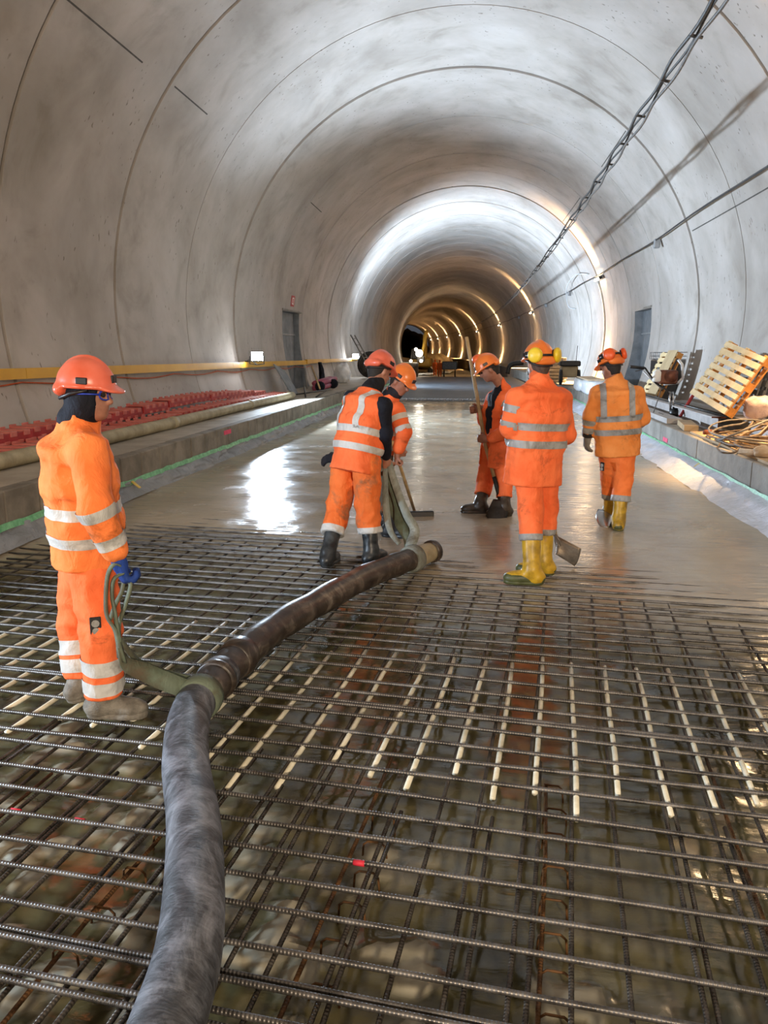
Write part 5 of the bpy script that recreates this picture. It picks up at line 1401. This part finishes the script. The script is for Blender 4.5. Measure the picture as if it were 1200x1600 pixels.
W5 = worker(dict(label='worker with yellow ear muffs and yellow boots, back to the viewer', seed=12, bulk=1.08,
    J=dict(head=at(841, 568, 6.08), neck=at(845, 597, 6.04), pelvis=at(836, 706, 6.03), shR=at(877, 622, 6.14), shL=at(808, 619, 5.92),
           elR=at(885, 678, 6.18), wrR=at(868, 700, 6.42), elL=at(797, 668, 5.92), wrL=at(812, 692, 6.18),
           hipR=at(852, 716, 6.12), hipL=at(825, 718, 5.96), kneeR=at(853, 790, 6.14), kneeL=at(829, 795, 5.94),
           heelR=G(865, 898), heelL=G(848, 913)),
    look=(-.45, .88, -.05), hup=(0, 0, 1), toeR=(-1, .02), toeL=(-1, .0), hair='stubble', helmet='helmet_orange', muffs=('muff_yellow', .012), jacket='orange_red', trousers='orange_red', hem=-.25,
    tape='reflective_grey', torso_tape=((.20, .028), (.07, .028)), arm_tape=((ID_UL, 'shL', 'elL', .40, .028), (ID_UL, 'shL', 'elL', .92, .028)), leg_tape=(('R', .93, .03), ('L', .93, .03)), cuff=.50, leg=1.0,
    boot='boot_yellow', sole='boot_green', galosh=True, shaft=.36, bootr=1.12, patch=None,
    handR=((-.5, .5, -.6), (-.6, 0, -.4), (0, 0, 1), 1.2), handL=((.4, .9, -.1), (.8, 0, -.4), (0, 0, 1), 1.2)))
W6 = worker(dict(label='worker in a faded orange jacket walking off at right with a grey glove', seed=15, bulk=1.04,
    J=dict(head=at(953, 573, 7.80), neck=at(963, 597, 7.79), pelvis=at(964, 684, 7.80), shR=at(992, 614, 7.80), shL=at(935, 613, 7.82),
           elR=at(1004, 652, 7.84), wrR=at(990, 668, 8.12), elL=at(923, 650, 7.76), wrL=at(919, 679, 7.80),
           hipR=at(976, 694, 7.82), hipL=at(952, 694, 7.84), kneeR=at(973, 750, 7.86), kneeL=at(955, 748, 8.02),
           heelR=G(966, 831), heelL=G(956, 820)),
    look=(-.55, .75, -.35), hup=(-.1, .1, 1), toeR=(.12, 1), toeL=(-.15, 1), hair='hair', helmet='helmet_orange', muffs=('muff_orange', .04), jacket='orange_pale', trousers='orange', hem=-.17,
    tape='reflective_grey', torso_tape=((.20, .028), (.07, .028)), brace=((1, .13, .20), (1, -.13, .20)), arm_tape=((ID_FL, 'elL', 'wrL', .30, .028), (ID_FL, 'elL', 'wrL', .72, .028)), leg_tape=(('R', .90, .035), ('L', .90, .035)), cuff=.52, leg=1.05,
    boot='boot_yellow', sole='boot_green', galosh=True, shaft=.34, bootr=1.08, patch=(at(941, 729, 7.70), (-.75, -.65, 0), 0), cuffL='black_plastic',
    handR=((-.2, .9, -.3), (-.8, 0, 0), (0, 0, 1), 1.0), handL=((-.1, .05, -1), (.8, .4, 0), (.0, .9, 0), .45), gloveL='glove_grey'))

# ================================================================== TOOLS AND STRAPS
def shaft(name, pts, r, mat, parent): return MB().tube(pts, r, 10).build(name, mat, parent, True)
# long shovel
a, b, c = at(729, 527, 8.70), at(757, 690, 8.42), at(772, 745, 8.33)
sv = empty('shovel', G(786, 806), 'long pale-handled shovel held by the worker with the dark shirt', 'shovel')
shaft('handle', [a, at(748, 634, 8.52), b, c], .021, 'handle_wood', sv)
shaft('socket', [c, at(776, 760, 8.31), at(782, 783, 8.30)], .024, 'steel_dark', sv)
mb = MB(); o = Vector(at(781, 780, 8.30)); dn = (Vector(G(776, 812, 0.0)) - o)
s = Vector((1, .25, 0)).normalized()
mb.grid(lambda u, v: o + dn * v + s * (u - .5) * (.14 + .08 * math.sin(v * 2.2)) + Vector((0, -1, 0)) * .03 * math.cos((u - .5) * math.pi), 8, 8)
bo = mb.build('blade', 'steel_dark', sv, True); bo.modifiers.new('t', 'SOLIDIFY').thickness = .006
# wide shovel behind the yellow-booted man
sv = empty('shovel', G(888, 882), 'wide flat shovel behind the yellow boots, blade on the concrete', 'shovel')
p0, p1 = Vector(at(856, 700, 6.45)), Vector(at(867, 836, 6.50)); p2 = Vector(at(876, 862, 6.42))
shaft('handle', [p0, p0 + (p1 - p0) * .5, p1], .019, 'handle_wood', sv); shaft('socket', [p1, (p1 + p2) / 2, p2], .022, 'shovel_steel', sv)
ca, cb, cc_, cd = Vector(at(870, 838, 6.55)), Vector(at(908, 858, 6.45)), Vector(G(897, 884, .02)), Vector(at(868, 866, 6.28))
mb = MB(); mb.grid(lambda u, v: (ca * (1 - u) + cb * u) * (1 - v) + (cd * (1 - u) + cc_ * u) * v + Vector((0, .03, .02)) * (1 - 4 * (v - .5) ** 2) * -1, 8, 8)
bo = mb.build('blade', 'shovel_steel', sv, True); bo.modifiers.new('t', 'SOLIDIFY').thickness = .006
# squeegee of the half hidden worker
sv = empty('concrete_rake', G(655, 806), 'concrete rake with a dark flat blade beside the hose end', 'rake')
ra, rb = Vector(at(613, 690, 7.16)), Vector(G(648, 800, .03))
shaft('handle', [ra, ra + (rb - ra) * .5, rb], .017, 'handle_wood', sv)
MB().box(Vector(G(656, 804, .035)), (.30, .05, .075), Matrix.Rotation(.25, 3, 'Z'), .008).build('blade', 'black_plastic', sv)
# shovel of the worker walking off
sv = empty('shovel', G(947, 822), 'short shovel with a shiny rounded blade in front of the walking worker', 'shovel')
pa, pb = Vector(at(968, 672, 8.22)), Vector(at(946, 796, 8.12))
shaft('handle', [pa, pb], .018, 'steel_dark', sv)
MB().lathe([(.015, -.05), (.03, -.04), (.03, .03), (.02, .05)], pb, (pb - pa), 10).build('socket', 'steel_dark', sv, True)
o = pb.copy(); dn = Vector(G(948, 824, .01)) - o; s = Vector((1, 0, 0))
mb = MB(); mb.grid(lambda u, v: o + dn * v + s * (u - .5) * .20 * math.sin(math.pi * min(1, .25 + .55 * v)) + Vector((0, -1, 0)) * .05 * math.cos((u - .5) * math.pi), 10, 8)
bo = mb.build('blade', 'steel_bright', sv, True); bo.modifiers.new('t', 'SOLIDIFY').thickness = .006
# strap of the left worker
def hose_near(px, py): 
    p = gnd(px, py, .11); return min(range(len(hpath)), key=lambda i: np.linalg.norm(hpath[i] - p))
st = empty('lifting_sling', hpath[hose_near(300, 1095)], 'grey-green lifting sling looped around the hose, held by the left worker', 'sling')
def strap(pts, widths, side, mat, parent, name='strap'):
    P = spline(pts, 6); n = len(P)
    W = [np.interp(i / (n - 1), np.linspace(0, 1, len(widths)), widths) for i in range(n)] if isinstance(widths, (list, tuple)) else widths
    return MB().ribbon(P, W, side, .007).build(name, mat, parent, True)
hnd = J1 = at(192, 893, 3.12)
strap([at(190, 886, 3.10), at(178, 882, 3.06), at(168, 900, 3.05), at(165, 940, 3.05), at(168, 965, 3.06), at(180, 985, 3.08), at(186, 1010, 3.1), at(192, 1034, 3.12)], [.025, .022, .02, .02, .022, .026, .03, .05], (.8, -.4, 0), 'webbing', st)
strap([at(193, 895, 3.09), at(178, 905, 3.05), at(175, 930, 3.05), at(180, 960, 3.06), at(184, 990, 3.09), at(188, 1030, 3.12)], [.022, .02, .02, .022, .03, .04], (.8, -.4, 0), 'webbing', st)
strap([at(198, 905, 3.12), at(204, 915, 3.10), at(196, 945, 3.10), at(186, 975, 3.10), at(186, 1000, 3.1)], [.02, .02, .02, .022, .025], (.8, -.4, 0), 'webbing', st)
strap([at(194, 905, 3.12), at(190, 925, 3.11), at(180, 945, 3.1), at(172, 968, 3.08)], [.02, .02, .02, .02], (.8, -.4, 0), 'webbing', st)
strap([at(187, 1010, 3.11), at(196, 1036, 3.14), at(225, 1050, 3.2), at(262, 1066, 3.26), at(292, 1076, 3.33), at(318, 1078, 3.42)], [.035, .06, .085, .09, .085, .08], (0, .3, 1), 'webbing', st)
strap([at(188, 1000, 3.13), at(205, 1022, 3.2), at(222, 1038, 3.28), at(270, 1058, 3.36), at(312, 1068, 3.45)], [.025, .03, .035, .05, .06], (0, .3, 1), 'webbing', st)
def wrap(px, py, r, width, mat, parent, name='wrap'):
    i = hose_near(px, py); i = min(max(i, 1), len(hpath) - 2); p = Vector(hpath[i]); d = (Vector(hpath[i + 1]) - Vector(hpath[i - 1])).normalized()
    return MB().lathe([(r - .008, -width / 2), (r, -width / 2 + .006), (r + .003, 0), (r, width / 2 - .006), (r - .008, width / 2)], p, d, 24).build(name, mat, parent, True)
wrap(318, 1088, HR + .012, .10, 'webbing', st)
wrap(336, 1064, HR + .010, .05, 'hose_mud', st)
# sling held by the vested man
st = empty('lifting_sling', hpath[hose_near(638, 875)], 'muddy pale lifting sling hanging from the vested man to the hose end', 'sling')
wrap(645, 873, HR + .014, .10, 'webbing_pale', st); wrap(655, 869, HR + .012, .03, 'hose_mud', st)
strap([at(608, 722, 6.42), at(614, 745, 6.40), at(624, 775, 6.36), at(636, 805, 6.30), at(648, 828, 6.24), at(642, 852, 6.16), at(640, 872, 6.10)], [.05, .06, .06, .07, .08, .09, .10], (.9, .2, .1), 'webbing_pale', st)
strap([at(606, 728, 6.46), at(610, 755, 6.44), at(622, 790, 6.40), at(626, 818, 6.32), at(638, 840, 6.22), at(640, 866, 6.12)], [.04, .05, .07, .10, .09, .08], (.9, .2, .1), 'webbing', st)
strap([at(602, 732, 6.40), at(602, 765, 6.36), at(604, 800, 6.30), at(610, 830, 6.2), at(624, 850, 6.14)], [.04, .05, .06, .05, .04], (.9, .2, .1), 'webbing_pale', st)
strap([at(600, 735, 6.5), at(612, 765, 6.5), at(622, 800, 6.45), at(630, 835, 6.3)], [.07, .12, .14, .06], (.9, .2, .1), 'webbing', st)

# ================================================================== FAR DOWN THE TUNNEL
def far_person(loc, label, sc=1.0, face=0.0):
    S = Field(np.array([-.45, -.45, 0]), np.array([.45, .45, 1.9]), .025)
    lat = np.array([math.cos(face), math.sin(face), 0]); z = np.array([0, 0, 1.0]); o = np.zeros(3)
    S.ell(z * 1.60, np.eye(3), [.08, .095, .12], .03); S.ell(z * 1.68, np.eye(3), [.12, .14, .09], .02); S.cone(z * 1.45, .06, z * 1.55, .06, .03)
    S.loft([(z * .85, .19, .14), (z * 1.2, .2, .14), (z * 1.42, .17, .1)], lat, .05)
    for s in (-1, 1):
        S.cone(lat * .2 * s + z * 1.38, .075, lat * .28 * s + z * 1.12, .065, .04); S.cone(lat * .28 * s + z * 1.12, .06, lat * .25 * s + z * .86, .05, .03)
        S.ell(lat * .25 * s + z * .80, np.eye(3), [.035, .045, .07], .03)
        S.cone(lat * .1 * s + z * .88, .1, lat * .12 * s + z * .5, .085, .05); S.cone(lat * .12 * s + z * .5, .085, lat * .12 * s + z * .1, .07, .04)
        S.ell(lat * .12 * s + z * .05 + np.array([0, -.06, 0]), np.eye(3), [.05, .13, .05], .03)
    V, Q, ids = S.mesh(); root = empty('person', loc, label, 'person')
    mesh_np('body', V + np.array(loc), Q, 'orange_muddy', root)
p = at(687, 587, 84.0); p[2] = -0.9
far_person(p, 'distant worker in orange standing far down the tunnel', 1, .2)
p2_ = at(682, 587, 86.0); p2_[2] = -0.9
far_person(p2_ + np.array([-.25, 1.0, 0]), 'second distant worker close behind the first', 1, .5)
# drilling machine with lights
mx = at(640, 585, 96.0); mx[2] = -0.9; mx[0] = max(mx[0], -8.9); mx = Vector(mx)
rig = empty('excavator', mx, 'yellow excavator with bright work lights far down the tunnel', 'excavator')
MB().box(mx + Vector((0, 0, 1.35)), (2.4, 3.2, 1.1), None, .15).build('body', 'machine_yellow', rig)
MB().box(mx + Vector((-.55, -1.0, 2.35)), (1.1, 1.5, 1.3), None, .12).build('cab', 'black_plastic', rig)
for s in (-1, 1): MB().box(mx + Vector((s * 1.15, 0, .42)), (.55, 3.8, .8), None, .25).build('track', 'steel_dark', rig)
MB().tube([mx + Vector((.5, -1.4, 1.8)), mx + Vector((.6, -2.4, 4.4)), mx + Vector((.9, -3.6, 4.9))], [.3, .24, .2], 8).build('boom', 'machine_yellow', rig)
MB().tube([mx + Vector((.9, -3.6, 4.9)), mx + Vector((.4, -4.2, 2.2))], [.2, .14], 8).build('dipper_arm', 'machine_yellow', rig)
MB().box(mx + Vector((.3, -4.3, 1.8)), (.9, .6, .7), None, .1).build('bucket', 'steel_dark', rig)
for q, (px, py, r) in enumerate(((655, 552, .42), (650, 546, .2), (658, 564, .18), (642, 564, .16))):
    c = Vector(at(px, py, 91.0)); MB().lathe([(r * .5, -.1), (r, -.06), (r, .02), (r * .2, .05)], c, (0.1, -1, 0), 14).build('work_lamp', 'far_glow', rig, True)
    MB().tube([c, (c.x, c.y + .8, 2.0), mx + Vector((0.3, -1.2, 1.9))], .04, 6).build('lamp_arm', 'steel_dark', rig, True)
point('excavator_lamp_light', at(655, 552, 89.5), 110, (1, .9, .72), .4)
# heap of spoil and white sheets on the far ground
bag('spoil_heap', at(668, 570, 120.0) * np.array([1, 1, 0]) + np.array([1.0, 0, -.3]), (2.6, 5.0, 1.9), 'far_ground', 'brown heap of spoil at the far end right of the excavator', 'spoil heap', 4)
for q, (px, py, y, w, l) in enumerate(((668, 579, 92, 1.6, 10), (712, 580, 70, 1.2, 9), (735, 583, 62, .8, 8), (700, 577, 100, 1.0, 12))):
    c = at(px, py, y); vn = VNoise(20 + q)
    mb = MB(); mb.grid(lambda u, v: (c[0] + (u - .5) * w, c[1] + (v - .5) * l, -.86 + .10 * (1 + float(vn(np.array(u * 4), np.array(v * 8), np.array(.5))))), 6, 12)
    o = mb.build('ground_sheet', 'white_wrap', None, True); o.modifiers.new('t', 'SOLIDIFY').thickness = .02
    tag(o, ('white sheet on the far ground beside the excavator', 'white sheet on the far ground right of the distant workers', 'narrow white sheet nearest the dark floor edge', 'white sheet farthest away behind the distant workers')[q], 'sheet')
# dark site cart right of the distant workers
ct = empty('site_cart', (at(704, 586, 80)[0], 80, -.9), 'dark cart standing right of the distant workers', 'cart')
cx_ = at(703, 572, 80)
MB().box((cx_[0], 80, .35), (1.5, 1.2, .8), None, .05).build('tub', 'steel_dark', ct)
for s in (-.55, .55): MB().lathe([(.05, -.06), (.42, -.05), (.42, .05), (.05, .06)], (cx_[0] + s, 79.5, -.47), (1, 0, 0), 14).build('wheel', 'black_plastic', ct, True)
# bright teeth strip on the joint between wet concrete and dark floor
mb = MB()
for i in range(60):
    x = TX + off(28) - 3.5 + i * .118
    mb.add([(x, 27.9, .045), (x + .05, 27.92, .045), (x + .025, 28.35, .05), (x + .012, 28.35, .075)], [(0, 1, 2), (0, 2, 3), (1, 3, 2), (0, 3, 1)])
    mb.tube([(x + .03, 28.3, .05), (x + .09, 28.6, .06)], .012, 5)
o = mb.build('joint_mesh', 'steel_bright'); tag(o, 'pale wire joint mesh along the front of the dark floor', 'wire mesh', None, 'stuff')

# black bent suction pipe behind the slabs, yellow tape tabs on the plastic sheets
tag(MB().tube(spline([at(818, 567, 31.0), at(803, 568, 31.0), at(796, 573, 31.0), at(793, 584, 31.0)], 5), .09, 10).build('suction_pipe', 'black_plastic', None, True), 'black bent pipe in front of the slab stack on the right bench', 'pipe')
for (px, py, side) in ((1066, 708, 1), (206, 768, -1)):
    y = 11.5 if side > 0 else 8.9
    x = TX + off(y) + side * ((RE if side > 0 else LE) - .05)
    o = MB().box((x - side * .03, y, .15), (.012, .05, .13), Matrix.Rotation(side * .9, 3, 'Y'), .002).build('tape_tab', 'yellow_tape')
    tag(o, ('yellow tape tab on the clear sheet by the right kerb', 'yellow tape tab on the grey sheet by the left kerb')[side < 0], 'tape')
